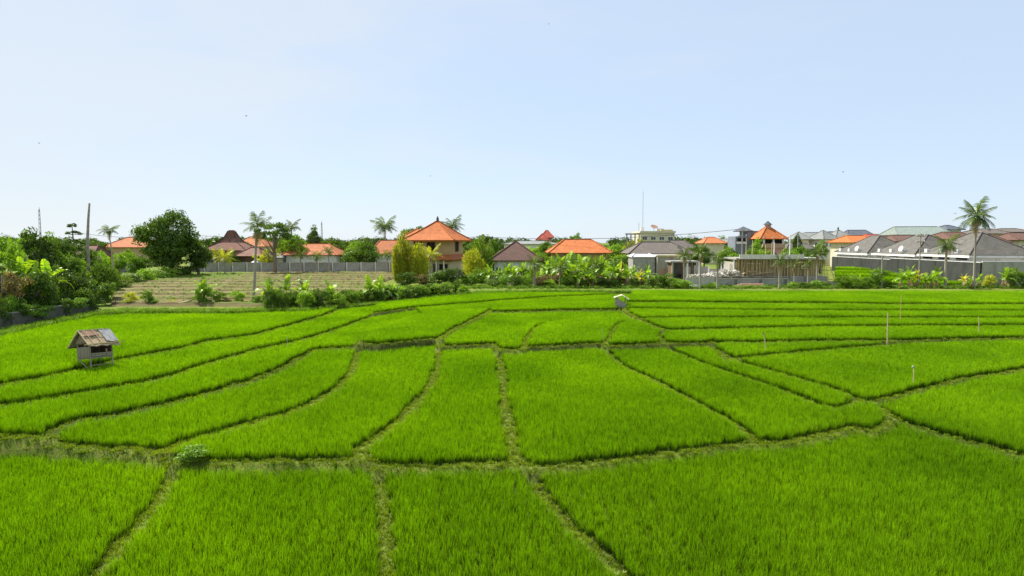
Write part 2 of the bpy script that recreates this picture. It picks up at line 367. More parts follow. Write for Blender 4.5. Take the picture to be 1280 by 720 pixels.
known = lab > 0
for it in range(9):              # spread plot levels into the banks
    for ax_, sh in ((0, 1), (0, -1), (1, 1), (1, -1)):
        kz = np.roll(known, sh, ax_); zz = np.roll(ZL, sh, ax_); m_ = ~known & kz & inside
        ZL[m_] = zz[m_]; known = known | m_
HM = ZL.copy()
for it in range(4):
    n_ = HM.copy()
    for ax_, sh in ((0, 1), (0, -1), (1, 1), (1, -1)): n_ = np.maximum(n_, np.roll(HM, sh, ax_))
    HM = n_
sm = np.clip((1.25-ratio)/.6, 0, 1); sm = sm*sm*(3-2*sm)
noise = (.02*np.sin(GX*5.1+GY*2.3)+.02*np.sin(GX*2.7-GY*6.1)+.015*np.sin(GX*11.3+GY*9.7))
HT = ZL + sm*(HM+.07+noise-ZL)
HT = np.where(inside, HT, np.minimum(zp, 0))
bank = np.exp(-(np.minimum(np.abs(bdist), 9)/.9)**2)          # the low bank round the paddies
HT = HT + np.where(inside, .0, .1)*bank
def ground_z(x, y):
    if Y0 <= y <= Y1-.2 and abs(x) < X1-.2: return float(HT[int(round((y-Y0)/RES)), int(round((x-X0)/RES))])
    return zplane(y)

# ground sheet: fine in the paddies, stretched to the horizon outside
st_ = 2; gi = np.arange(0, NX, st_); gj = np.arange(0, NY, st_)
hg = HT[np.ix_(gj, gi)]; bg_ = (sm*np.clip(BA*1.4-.4, .33, 1))[np.ix_(gj, gi)]; ing = inside[np.ix_(gj, gi)]
xs, ys = gx[gi], gy[gj]
V = []; A1 = []; A2 = []; idx = -np.ones((len(ys), len(xs)), int); c = 0
vx_l, rows = [], []
for j, y in enumerate(ys):
    lim = .84*y+9
    k = np.where(np.abs(xs) <= lim+.3)[0]; idx[j, k] = np.arange(c, c+len(k)); c += len(k)
    V.append(np.stack([xs[k], np.full(len(k), y), hg[j, k]], 1)); A1.append(bg_[j, k]); A2.append(ing[j, k].astype(float)); rows.append((k[0], k[-1]))
Q = []
for j in range(len(ys)-1):
    a, b_ = idx[j, :-1], idx[j, 1:]; c0, c1 = idx[j+1, :-1], idx[j+1, 1:]
    k = (a >= 0) & (b_ >= 0); Q.append(np.stack([a[k], b_[k], c1[k], c0[k]], 1))
V = list(np.concatenate(V)); A1 = list(np.concatenate(A1)); A2 = list(np.concatenate(A2)); Q = list(np.concatenate(Q))
def addv(x, y, z): V.append(np.array([x, y, z])); A1.append(0.); A2.append(0.); return len(V)-1
edgeL = [addv(-3500, y, zplane(y)) for y in ys]; edgeR = [addv(3500, y, zplane(y)) for y in ys]
tri = []
for j in range(len(ys)-1):
    (a0, b0), (a1, b1) = rows[j], rows[j+1]
    # left: fan from outer edge, follow the stair of the sheet
    Q.append((edgeL[j], idx[j, a0], idx[j+1, a0], edgeL[j+1])) ; Q.append((idx[j, b0], edgeR[j], edgeR[j+1], idx[j+1, b0]))
far = [addv(-3500, 6000, 0), addv(3500, 6000, 0)]
jl = len(ys)-1
kk = [i for i in range(rows[jl][0], rows[jl][1]+1)]
topv = [edgeL[jl]] + [idx[jl, i] for i in kk] + [edgeR[jl]]
xsn = [V[i][0] for i in topv]; fv = [addv(x, 6000, 0) for x in xsn]
for i in range(len(topv)-1): Q.append((topv[i], topv[i+1], fv[i+1], fv[i]))
bot = [edgeL[0]] + [idx[0, i] for i in range(rows[0][0], rows[0][1]+1)] + [edgeR[0]]
nv = [addv(V[i][0], -400, zplane(7)) for i in bot]
for i in range(len(bot)-1): Q.append((nv[i], nv[i+1], bot[i+1], bot[i]))
me = np_mesh('ground', np.array(V), np.array(Q)); me.polygons.foreach_set('use_smooth', [True]*len(me.polygons))
# loose corner vertices are harmless; attributes drive the soil cover
nvv = len(me.vertices)
for nm, A_ in (('bank', A1), ('paddy', A2)):
    a = me.attributes.new(nm, 'FLOAT', 'POINT'); a.data.foreach_set('value', np.array(A_[:nvv], np.float32))
gm = bpy.data.materials.new('ground_soil'); gm.use_nodes = True; n = gm.node_tree.nodes; l = gm.node_tree.links; b = n['Principled BSDF']
ge = n.new('ShaderNodeNewGeometry')
def noi(sc, det=6, ro=.65):
    q = n.new('ShaderNodeTexNoise'); q.inputs['Scale'].default_value = sc; q.inputs['Detail'].default_value = det; q.inputs['Roughness'].default_value = ro; l.new(ge.outputs['Position'], q.inputs['Vector']); return q.outputs[0]
def rng_(v, a, b2):
    q = n.new('ShaderNodeMapRange'); q.inputs[1].default_value = a; q.inputs[2].default_value = b2; l.new(v, q.inputs[0]); return q.outputs[0]
def mixc(f, a, b2):
    q = n.new('ShaderNodeMix'); q.data_type = 'RGBA'; l.new(f, q.inputs[0])
    for i_, v in ((6, a), (7, b2)):
        if isinstance(v, tuple): q.inputs[i_].default_value = (*v, 1)
        else: l.new(v, q.inputs[i_])
    return q.outputs[2]
mud = mixc(rng_(noi(3), .35, .65), (.022, .034, .005), (.038, .045, .009))
bankc = mixc(rng_(noi(2.2), .35, .62), (.12, .155, .018), (.06, .105, .008))
bankc = mixc(rng_(noi(9), .5, .75), bankc, (.18, .165, .05))
meadow = mixc(rng_(noi(.12), .35, .65), (.08, .15, .012), (.14, .16, .025))
meadow = mixc(rng_(noi(1.4), .52, .72), meadow, (.20, .16, .07))
a1 = n.new('ShaderNodeAttribute'); a1.attribute_name = 'bank'; a2 = n.new('ShaderNodeAttribute'); a2.attribute_name = 'paddy'
c_ = mixc(rng_(a1.outputs['Fac'], .15, .6), mud, bankc); c_ = mixc(a2.outputs['Fac'], meadow, c_)
l.new(c_, b.inputs['Base Color']); b.inputs['Roughness'].default_value = .95; b.inputs['Specular IOR Level'].default_value = .1
bp = n.new('ShaderNodeBump'); bp.inputs['Distance'].default_value = .04; l.new(noi(14, 5), bp.inputs['Height']); l.new(bp.outputs[0], b.inputs['Normal'])
MATS['ground_soil'] = gm
gobj = link('ground', me, gm); tag(gobj, kind='structure')

# ------------------------------------------------------------ scattering of stuff
def blade_mesh(name, nb, hgt, spread, wid, lean=.35, segs=3, seed=0, droop=.25):
    r = np.random.default_rng(seed); mb = MB()
    for i in range(nb):
        a = r.uniform(0, 2*math.pi); rad = spread*math.sqrt(r.uniform(0, 1)); h = hgt*r.uniform(.7, 1.08); ln = lean*r.uniform(.2, 1)*hgt
        base = Vector((math.cos(a)*rad*.45, math.sin(a)*rad*.45, 0)); d = Vector((math.cos(a+r.uniform(-.7, .7)), math.sin(a+r.uniform(-.7, .7)), 0))
        fa = r.uniform(0, math.pi); side = Vector((math.cos(fa), math.sin(fa), 0)); w_ = wid*r.uniform(.7, 1.2)
        pts = []
        for s in range(segs+1):
            t = s/segs; p = base + d*(ln*t**1.7) + Vector((0, 0, h*(t - droop*t**3*r.uniform(.2, 1))))
            pts.append((p, w_*(.75+.6*t-1.28*t*t)))
        vs, fs, tn = [], [], []
        for s, (p, ww) in enumerate(pts[:-1]): vs += [p-side*ww/2, p+side*ww/2]; tn += [(s/segs)**3]*2  # tone stays low far up the blade, putting side shade into colour
        vs.append(pts[-1][0]); tn.append(1)
        for s in range(segs-1): fs.append((2*s, 2*s+1, 2*s+3, 2*s+2))
        fs.append((2*segs-2, 2*segs-1, 2*segs))
        k = len(mb.v); mb.v += [tuple(v) for v in vs]; mb.f += [tuple(q+k for q in f) for f in fs]; mb.t += tn
    return mb.mesh(name)
def scatter(name, P, sc, rz, vi, meshes, m, label, cat):
    cc = bpy.data.collections.new(name+'_kinds')
    for i, q in enumerate(meshes):
        if not q.materials: q.materials.append(MATS[m])
        cc.objects.link(bpy.data.objects.new(name+'_kind_%02d' % i, q))
    me = bpy.data.meshes.new(name); me.vertices.add(len(P)); me.vertices.foreach_set('co', P.astype(np.float32).ravel())
    for nm, ty, A_ in (('sc', 'FLOAT', sc), ('rz', 'FLOAT', rz), ('vi', 'INT', vi)):
        a = me.attributes.new(nm, ty, 'POINT'); a.data.foreach_set('value', A_.astype(np.int32 if ty == 'INT' else np.float32))
    o = link(name, me, m)
    g = bpy.data.node_groups.new(name, 'GeometryNodeTree'); g.interface.new_socket('Geometry', in_out='INPUT', socket_type='NodeSocketGeometry'); g.interface.new_socket('Geometry', in_out='OUTPUT', socket_type='NodeSocketGeometry')
    n = g.nodes; l = g.links; gi_ = n.new('NodeGroupInput'); go = n.new('NodeGroupOutput')
    ip = n.new('GeometryNodeInstanceOnPoints'); ci = n.new('GeometryNodeCollectionInfo'); ci.inputs[0].default_value = cc; ci.inputs['Separate Children'].default_value = True; ci.inputs['Reset Children'].default_value = True
    def na(nm, ty):
        q = n.new('GeometryNodeInputNamedAttribute'); q.data_type = ty; q.inputs[0].default_value = nm; return q.outputs[0]
    l.new(gi_.outputs[0], ip.inputs['Points']); l.new(ci.outputs[0], ip.inputs['Instance']); ip.inputs['Pick Instance'].default_value = True
    l.new(na('vi', 'INT'), ip.inputs['Instance Index'])
    cx = n.new('ShaderNodeCombineXYZ'); l.new(na('rz', 'FLOAT'), cx.inputs[2]); l.new(cx.outputs[0], ip.inputs['Rotation'])
    l.new(na('sc', 'FLOAT'), ip.inputs['Scale']); l.new(ip.outputs[0], go.inputs[0])
    mo = o.modifiers.new('scatter', 'NODES'); mo.node_group = g
    tag(o, label, cat, kind='stuff'); return o
def samp(A_, P): return A_[np.clip(((P[:, 1]-Y0)/RES).round().astype(int), 0, NY-1), np.clip(((P[:, 0]-X0)/RES).round().astype(int), 0, NX-1)]
SP = .185
px_ = np.arange(-84, 84, SP); py_ = np.arange(7.6, 88, SP)
PX, PY = np.meshgrid(px_, py_); P = np.stack([PX.ravel(), PY.ravel()], 1)
P += rng.uniform(-.055, .055, P.shape)
P = P[np.abs(P[:, 0]) < .815*P[:, 1]+2.5]
rr = samp(ratio, P); inn = samp(free.astype(np.int8), P); bd = samp(bdist, P)
# no plants on the banks; distance is in bank half-widths, keep a hand's breadth more
dd = samp(D, P) - samp(W_, P)
P = P[(inn > 0) & (dd > np.where(samp(BA, P) > .55, -.05, -.11)) & (bd > .35)]
Hn = .5 + .25*np.sin(P[:, 0]*.31+1)*np.sin(P[:, 1]*.27) + .25*np.sin(P[:, 0]*.9+P[:, 1]*.5)
z = samp(ZL, P); nP = len(P)
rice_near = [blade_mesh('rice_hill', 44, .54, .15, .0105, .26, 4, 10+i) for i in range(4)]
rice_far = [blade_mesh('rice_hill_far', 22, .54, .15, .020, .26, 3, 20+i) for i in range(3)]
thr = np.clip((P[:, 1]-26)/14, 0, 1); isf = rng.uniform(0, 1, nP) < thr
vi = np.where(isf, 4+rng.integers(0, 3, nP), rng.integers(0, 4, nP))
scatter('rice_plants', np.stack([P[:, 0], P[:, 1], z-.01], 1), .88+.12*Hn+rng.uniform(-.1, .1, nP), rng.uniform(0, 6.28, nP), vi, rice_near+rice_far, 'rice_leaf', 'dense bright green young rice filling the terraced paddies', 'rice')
print('rice', nP)
# short grass on the banks
P = np.stack([rng.uniform(-70, 70, 2400000), rng.uniform(7.6, 80, 2400000)], 1); P = P[np.abs(P[:, 0]) < .815*P[:, 1]+2]
rr = samp(ratio, P); k = (rr < 1.25) & (samp(inside.astype(np.int8), P) > 0) & (rng.uniform(0, 1, len(P)) < np.clip(.45+.8*(rr-.3), .3, 1)*np.where(samp(BA, P) > .55, 1, .5))
P = P[k]; P = P[:170000]; nP = len(P)
tuft = [blade_mesh('bank_tuft', 12, .13, .14, .02, .9, 2, 40+i) for i in range(3)]
scatter('bank_grass', np.stack([P[:, 0], P[:, 1], samp(HT, P)-.01], 1), rng.uniform(.45, 1.15, nP), rng.uniform(0, 6.28, nP), rng.integers(0, 3, nP), tuft, 'bund_grass', 'short yellowish grass growing on the narrow banks between paddies', 'grass')
print('bank', nP)

# ------------------------------------------------------------ plants: shared meshes
def crown_mesh(name, nleaf, leaf, nclump, seed, flat=0.0, hole=.0, clump=.17, lo=.0):
    """leaf faces gathered in clumps inside a unit crown (1 wide, z 0..1)"""
    r = np.random.default_rng(seed); cs = []
    while len(cs) < nclump:
        p = r.uniform(-1, 1, 3); d = np.linalg.norm(p)
        if d > 1 or d < .35: continue
        p = p*(.82/max(d, .6)) * r.uniform(.72, 1.1)
        z = (p[2]+1)/2
        if z < lo: continue
        cs.append((p[0]*.42, p[1]*.42, .5+p[2]*.40*(1-flat)+.0))
    cs = np.array(cs); rad = clump*r.uniform(.55, 1.25, nclump); ct = r.uniform(-.25, .25, nclump)
    ci = r.choice(nclump, nleaf, p=(rad**2)/np.sum(rad**2))
    q = r.normal(size=(nleaf, 3)); q /= np.linalg.norm(q, axis=1)[:, None]
    q[:, 2] = np.where(q[:, 2] < -.3, -q[:, 2]*.6, q[:, 2])
    C = cs[ci] + q*(rad[ci]*r.uniform(.45, 1.08, nleaf))[:, None]*np.array([1, 1, .8])
    nrm = q + r.normal(size=(nleaf, 3))*.55; nrm /= np.linalg.norm(nrm, axis=1)[:, None]
    u = np.cross(nrm, r.normal(size=(nleaf, 3))); u /= np.linalg.norm(u, axis=1)[:, None]; v = np.cross(nrm, u)
    L_ = leaf*r.uniform(.6, 1.35, nleaf)[:, None]; Wd = L_*.42
    droop = np.array([0, 0, -1.])*L_*.18
    V = np.stack([C-u*L_*.5, C+v*Wd*.5+droop*0, C+u*L_*.5+droop, C-v*Wd*.5], 1).reshape(-1, 3)
    Q = np.arange(nleaf*4).reshape(-1, 4); tn = np.clip(.5+ct[ci]+r.uniform(-.35, .35, nleaf), 0, 1)
    return np_mesh(name, V, Q, np.repeat(tn, 4))
CR = {}
def crown(kind, m):
    key = (kind, m)
    if key in CR: return CR[key]
    base, i = kind.rsplit('_', 1); i = int(i)
    me = {'big': lambda: crown_mesh('crown_big', 20000, .040, 95, 100+i, clump=.15),
          'mid': lambda: crown_mesh('crown_mid', 4600, .062, 34, 200+i, clump=.19),
          'airy': lambda: crown_mesh('crown_airy', 1500, .07, 20, 300+i, clump=.14),
          'flat': lambda: crown_mesh('crown_flat', 3600, .05, 30, 400+i, clump=.12, lo=.42),
          'bush': lambda: crown_mesh('crown_bush', 1900, .085, 22, 500+i, clump=.22, lo=.08)}[base]()
    me.materials.append(MATS[m]); CR[key] = me; return me
TR = {}
def tree(label, px, Yd, top, wpx, kind='mid', leaf='leaf_mid', name='broadleaf_tree', low=.25, group=None, gz=None):
    x = X(px, Yd, 2); z0 = ground_z(x, Yd) if gz is None else gz; H = Z(top, Yd)-z0; Wd = wpx/ppm(Yd)
    t = thing(name, (x, Yd, z0), label, 'tree', group, rz=random.uniform(0, 6.28))
    ch = H*(1-low)
    link('crown', crown(kind+'_%d' % random.randrange(3), leaf), None, t, (0, 0, H*low), None, (Wd, Wd, ch*1.02))
    mb = MB(); r0 = .035*H+.04; mb.tube([(0, 0, -.2), (.03*H, 0, H*.3), (0, .02*H, H*.7)], [r0, r0*.75, r0*.3], 7)
    for q in range(5):
        a = q*1.3+.4; mb.tube([(.03*H*.8, 0, H*(.24+.07*q)), (math.cos(a)*Wd*.18, math.sin(a)*Wd*.18, H*(.42+.07*q)), (math.cos(a)*Wd*.33, math.sin(a)*Wd*.33, H*(.55+.06*q))], [r0*.5, r0*.3, r0*.1], 5)
    mb.build('trunk', 'bark', t, True); return t
def bush(label, px, base, top, wpx, leaf='leaf_mid', name='shrub', kind='bush', Yd=None, cat='shrub', group=None):
    Yd = Yd or DY(base); x = X(px, Yd, 0); z0 = ground_z(x, Yd); H = Z(top, Yd)-z0; Wd = wpx/ppm(Yd)
    o = link(name, crown(kind+'_%d' % random.randrange(4), leaf), None, None, (x, Yd, z0-.12*H), (0, 0, random.uniform(0, 6.28)), (Wd*1.08, Wd*1.08, H*1.13))
    return tag(o, label, cat, group)
def frond_mesh(name, n=20, droop=.55, wid=.30, seed=0, thin=.024, ragged=.0):
    r = np.random.default_rng(seed); V = []; Q = []; T_ = []
    def pt(t): return np.array([t*(1-.18*droop*t), 0, .26*t - droop*t*t*.95])
    def tan(t): d = pt(t+.01)-pt(t-.01); return d/np.linalg.norm(d)
    def quad(a, b, c, d, tn):
        k = len(V); V.extend([a, b, c, d]); Q.append((k, k+1, k+2, k+3)); T_.extend(tn)
    for i in range(7):
        t0, t1 = i/7, (i+1)/7; w0, w1 = .016*(1-t0)+.003, .016*(1-t1)+.003; s = np.array([0, 1., 0])
        quad(pt(t0)-s*w0, pt(t0)+s*w0, pt(t1)+s*w1, pt(t1)-s*w1, [.9]*4)
        quad(pt(t0)-np.array([0, 0, w0]), pt(t0)+np.array([0, 0, w0]), pt(t1)+np.array([0, 0, w1]), pt(t1)-np.array([0, 0, w1]), [.9]*4)
    for i in range(n):
        t = .14+.86*i/(n-1)
        for sgn in (-1, 1):
            if r.uniform() < ragged: continue
            L_ = wid*(math.sin(math.pi*min(1, .22+.78*t))**.6)*r.uniform(.8, 1.1)+.05
            d = np.array([.5, sgn*1.0, -.28-.5*r.uniform()]); d /= np.linalg.norm(d); ta = tan(t); p = pt(t); h = thin*r.uniform(.8, 1.2)
            e = p+d*L_*.55; f_ = p+d*L_*.95+np.array([0, 0, -.28*L_]); tn = r.uniform(0, 1)
            quad(p-ta*h*.6, p+ta*h*.6, e+ta*h*.6, e-ta*h*.6, [tn]*4)
            quad(e-ta*h*.6, e+ta*h*.6, f_+ta*h*.1, f_-ta*h*.1, [tn]*4)
    return np_mesh(name, np.array(V), np.array(Q), np.array(T_))
FR = {}
def frond(i, m):
    k = (i, m)
    if k not in FR:
        FR[k] = frond_mesh('frond', 24, (.35, .7, 1.0, .55)[i], (.27, .27, .22, .30)[i], i, .019 if i < 3 else .022, (.05, .1, .35, .05)[i]); FR[k].materials.append(MATS[m])
    return FR[k]
def palm(label, px, Yd, crown_py, rpx, lean_px=0, n=16, leaf='frond_green', dry=4, name='coconut_palm', tr=.17, up=.9, group=None, nuts=True, base_z=None, down=.35):
    """crown_py: row of the crown's heart; rpx: frond reach in photo pixels"""
    x = X(px, Yd, 0); z0 = ground_z(x, Yd) if base_z is None else base_z; hz = Z(crown_py, Yd)-z0; rl = rpx/ppm(Yd); ln = lean_px/ppm(Yd)
    t = thing(name, (x, Yd, z0), label, 'palm tree', group)
    mb = MB(); pts = []; rd = []
    for i in range(9):
        q = i/8; pts.append((ln*(q**1.4)+.05*math.sin(q*5)*min(1, hz/8), .1*math.sin(q*3), -.2+q*(hz+.1))); rd.append(tr*(1.25-.5*q) if i else tr*1.7)
    mb.tube(pts, rd, 7); mb.build('trunk', 'palm_bark', t, True)
    top = Vector((ln+.05*math.sin(5)*min(1, hz/8), .014, hz-.05))
    rl *= 1.02
    for i in range(n):
        q = i/max(1, n-1); a = i*2.399+random.uniform(-.25, .25); e = up*(1-q)**1.0 - down*q + random.uniform(-.12, .12); s = rl*random.uniform(.9, 1.12)*(1.0-.15*q)
        k = 0 if q < .35 else (1 if q < .8 else 3)
        link('frond', frond(k, leaf), None, t, top, Euler((random.uniform(-.3, .3), -e, a), 'XYZ'), (s, s, s))
    for i in range(dry):
        a = random.uniform(0, 6.28); s = rl*random.uniform(.6, .85)
        link('frond', frond(2, 'frond_dry'), None, t, top-Vector((0, 0, .15)), Euler((0, .75+random.uniform(-.1, .35), a), 'XYZ'), (s, s, s))
    if nuts:
        mb = MB()
        for i in range(6):
            a = i*1.05; c = top+Vector((math.cos(a)*.25, math.sin(a)*.25, -.3-.1*(i % 2))); mb.tube([c+Vector((0, 0, .14)), c+Vector((0, 0, .05)), c-Vector((0, 0, .1)), c-Vector((0, 0, .15))], [.03, .12, .11, .03], 6)
        mb.build('coconut_bunch', 'leaf_mid', t, True)
    return t
BL = {}
def banana_leaf(i, m):
    k = (i, m)
    if k in BL: return BL[k]
    r = np.random.default_rng(60+i); dr = (.25, .6, 1.05, 1.5)[i]; V = []; Q = []; n = 9
    def pt(t): return np.array([t*(1-.25*dr*t*t), 0, .35*t-dr*.75*t*t])
    for sgn in (-1, 1):
        for s in range(n):
            t0 = .14+.86*s/n; t1 = .14+.86*(s+1)/n - (.022 if s % 2 else .004)
            w0 = .155*math.sin(math.pi*min(1, .12+.86*t0))**.5; w1 = .155*math.sin(math.pi*min(.985, .12+.86*t1))**.5
            fo = r.uniform(-.25, .35); a, b = pt(t0), pt(t1); k0 = len(V)
            V += [a, a+np.array([.02, sgn*w0, fo*w0]), b+np.array([.02, sgn*w1, fo*w1-.01]), b]; Q.append((k0, k0+1, k0+2, k0+3) if sgn > 0 else (k0, k0+3, k0+2, k0+1))
    for s in range(5):
        a, b = pt(s/5), pt((s+1)/5); w_ = .012; k0 = len(V); V += [a-np.array([0, w_, .01]), a+np.array([0, w_, -.01]), b+np.array([0, w_, -.01]), b-np.array([0, w_, .01])]; Q.append((k0, k0+1, k0+2, k0+3))
    me = np_mesh('leaf', np.array(V), np.array(Q), np.repeat(r.uniform(0, 1, len(V)//4+1), 4)[:len(V)]); me.materials.append(MATS[m]); BL[k] = me; return me
def banana(label, px, base, top, leaf='banana_leaf', n=7, dry=2, wide=.62, Yd=None, group='banana plants'):
    Yd = Yd or DY(base); x = X(px, Yd, 0); z0 = ground_z(x, Yd); H = Z(top, Yd)-z0
    t = thing('banana_plant', (x, Yd, z0), label, 'banana plant', group, rz=random.uniform(0, 6.28)); sh = H*.5
    a = random.uniform(0, 6.28); MB().tube([(0, 0, -.1), (.04*math.cos(a), .04*math.sin(a), sh*.6), (.06*math.cos(a), .06*math.sin(a), sh)], [.055*H, .045*H, .03*H], 7).build('stem', 'banana_stem', t, True)
    for i in range(n):
        q = i/max(1, n-1); s = H*wide*random.uniform(.85, 1.12); k = 0 if i < 2 else (1 if i < 5 else 2); e = 1.18-1.0*q+random.uniform(-.12, .12)
        link('leaf', banana_leaf(k, leaf), None, t, (0, 0, sh*random.uniform(.88, 1)), Euler((random.uniform(-.25, .25), -e, i*2.4+random.uniform(-.3, .3)), 'XYZ'), (s, s, s))
    for i in range(dry):
        s = H*wide*.75; link('leaf', banana_leaf(3, 'banana_dry'), None, t, (0, 0, sh*.8), Euler((0, .5+random.uniform(0, .4), random.uniform(0, 6.28)), 'XYZ'), (s, s, s))
    return t
mat('banana_stem', (.30, .32, .12), (.30, .22, .11), scale=3, stretch=(1, 1, .4))

# ------------------------------------------------------------ buildings: shared makers
def hip_mesh(mb, w, d, h, over=.6, ridge=None, thick=.14, z=0.0, flare=0.0):
    """hip roof; ridge along x; eaves at z, flare bends the skirt outwards as on old roofs"""
    W2, D2 = w/2+over, d/2+over; r = (w-d)/2 if ridge is None else ridge/2; r = max(r, .05); lv = []
    prof = [(0.0, 0.0), (.35, .35-.10*flare), (.7, .7-.06*flare), (1, 1)] if flare else [(0, 0), (1, 1)]
    rings = []
    for a, b in prof:
        x = W2+(r-W2)*a; y = D2+(.04-D2)*a; rings.append([(-x, -y, z+h*b), (x, -y, z+h*b), (x, y, z+h*b), (-x, y, z+h*b)])
    under = [(p[0]*.985, p[1]*.985, z-thick) for p in rings[0]]
    vs = under+[p for q in rings for p in q]; fs = [(3, 2, 1, 0)]
    for k in range(len(rings)):
        o = k*4
        for i in range(4): fs.append((o+i, o+(i+1) % 4, o+4+(i+1) % 4, o+4+i))
    o = len(rings)*4; fs.append((o, o+1, o+2, o+3)); mb.add(vs, fs); return r, W2, D2
def ridges(parent, m, w, d, h, over, ridge, z, r_=.11, flare=0.0):
    W2, D2 = w/2+over, d/2+over; r = max((w-d)/2 if ridge is None else ridge/2, .05)
    mb = MB(); mb.tube([(-r-.1, 0, z+h+.04), (r+.1, 0, z+h+.04)], r_, 6)
    for sx in (-1, 1):
        for sy in (-1, 1):
            pts = [(sx*(W2+(r-W2)*a), sy*(D2+(.04-D2)*a), z+h*(b)+.04) for a, b in ([(0.0, 0.0), (.35, .35-.10*flare), (.7, .7-.06*flare), (1, 1)] if flare else [(0, 0), (1, 1)])]
            mb.tube(pts, r_, 6)
    return mb.build('ridge_cap', m, parent)
def window(parent, x, y, z, w, h, face='y', m='white_paint', glass='glass', bars=1):
    """frame proud of the wall, pane behind it; face y: on the wall turned to the viewer"""
    fm = MB(); t = .09; dep = .10
    f = [((0, 0, h/2+t/2), (w+2*t, dep, t)), ((0, 0, -h/2-t/2), (w+2*t, dep+.06, t)), ((-w/2-t/2, 0, 0), (t, dep, h)), ((w/2+t/2, 0, 0), (t, dep, h))]
    for k in range(bars): f.append((((k+1)/(bars+1)*w-w/2, .01, 0), (.05, .06, h)))
    for c, d in f: fm.box(c, d)
    rz = {'y': 0, 'x': math.pi/2}[face]; o = fm.build('window', m, parent, loc=(x, y, z), rot=(0, 0, rz))
    MB().box((0, .025 if face == 'y' else -.025, 0), (w, .05, h)).build('pane', glass, o); return o
def house(label, px, Yd, wpx, dm, wall_h, roof_h, roof='roof_orange', wallm='white_paint', rz=0.0, ridge=None, over=.7, name='house', cat='house', wins=3, doors=0, z0=0.0, flare=0.0, group=None, cap=None, win_h=1.1, sill=.95, finial=False, bars=1):
    w = wpx/ppm(Yd)-2*over; x = X(px, Yd, 3)
    t = thing(name, (x, Yd+dm/2, z0), label, cat, group, rz)
    wl = MB().box((0, 0, wall_h/2-.1), (w, dm, wall_h+.2)).build('wall', wallm, t)
    mb = MB(); hip_mesh(mb, w, dm, roof_h, over, ridge, z=wall_h+.02, flare=flare); rf = mb.build('roof', roof, t)
    ridges(rf, cap or roof, w, dm, roof_h, over, ridge, wall_h+.02, flare=flare)
    n = wins+doors
    for i in range(n):
        xx = -w/2+w*(i+.5)/n
        if i == wins//2 and doors:
            dmb = MB(); dmb.box((0, 0, 0), (.95, .08, 2.1)); dd_ = dmb.build('door', 'brown_wood', wl, loc=(xx, -dm/2-.04, 1.05))
        else: window(wl, xx, -dm/2-.03, sill+win_h/2, min(1.3, w/n*.5), win_h, bars=bars)
    window(wl, -w/2-.03, 0, sill+win_h/2, 1.1, win_h, 'x')
    if finial: MB().tube([(0, 0, wall_h+roof_h), (0, 0, wall_h+roof_h+.3), (0, 0, wall_h+roof_h+.45), (0, 0, wall_h+roof_h+1.0)], [.22, .16, .26, .03], 6).build('finial', 'roof_greybrown', rf)
    return t, w

# ------------------------------------------------------------ LEFT: compound wall and thicket
def wall_run(label, p0, p1, h, m, name='compound_wall', seg=2.6, thick=.16, cap='old_concrete', post=True, pm='concrete', foot=None, panels=True, capw=.06, z0=None, hs=None, zs=None):
    """a run of wall panels between posts; every panel and post its own piece"""
    a, b = Vector((*p0, 0)), Vector((*p1, 0)); Ln = (b-a).length; n = max(1, round(Ln/seg)); d = (b-a)/n; ang = math.atan2(d.y, d.x)
    z_ = ground_z(*p0) if z0 is None else z0
    t = thing(name, (p0[0], p0[1], z_), label, 'wall', rz=ang); s = Ln/n
    for i in range(n):
        q = (i+.5)/n; zz = (zs[0]+(zs[1]-zs[0])*q - z_) if zs else 0; hh = hs[0]+(hs[1]-hs[0])*q if hs else h
        bx('panel', m, t, (s*(i+.5), 0, zz+hh/2-.15), (s-.02 if not post else s-.18, thick, hh+.3))
        bx('coping', cap, t, (s*(i+.5), 0, zz+hh+.035), (s-(.0 if not post else .18), thick+capw, .07))
    if post:
        for i in range(n+1):
            q = i/n; zz = (zs[0]+(zs[1]-zs[0])*q - z_) if zs else 0; hh = hs[0]+(hs[1]-hs[0])*q if hs else h
            bx('post', pm, t, (s*i, 0, zz+hh/2-.1), (.18, thick+.08, hh+.36))
    return t
pL0 = G(-40, 424); pL1 = G(110, 393)
wall_run('low weathered grey wall under the overhanging thicket at the left edge of the paddies', (pL0[0]-.3, pL0[1]+1.0), (pL1[0], pL1[1]+.8), 1.2, 'dark_grey_wall', seg=3.1, post=False)
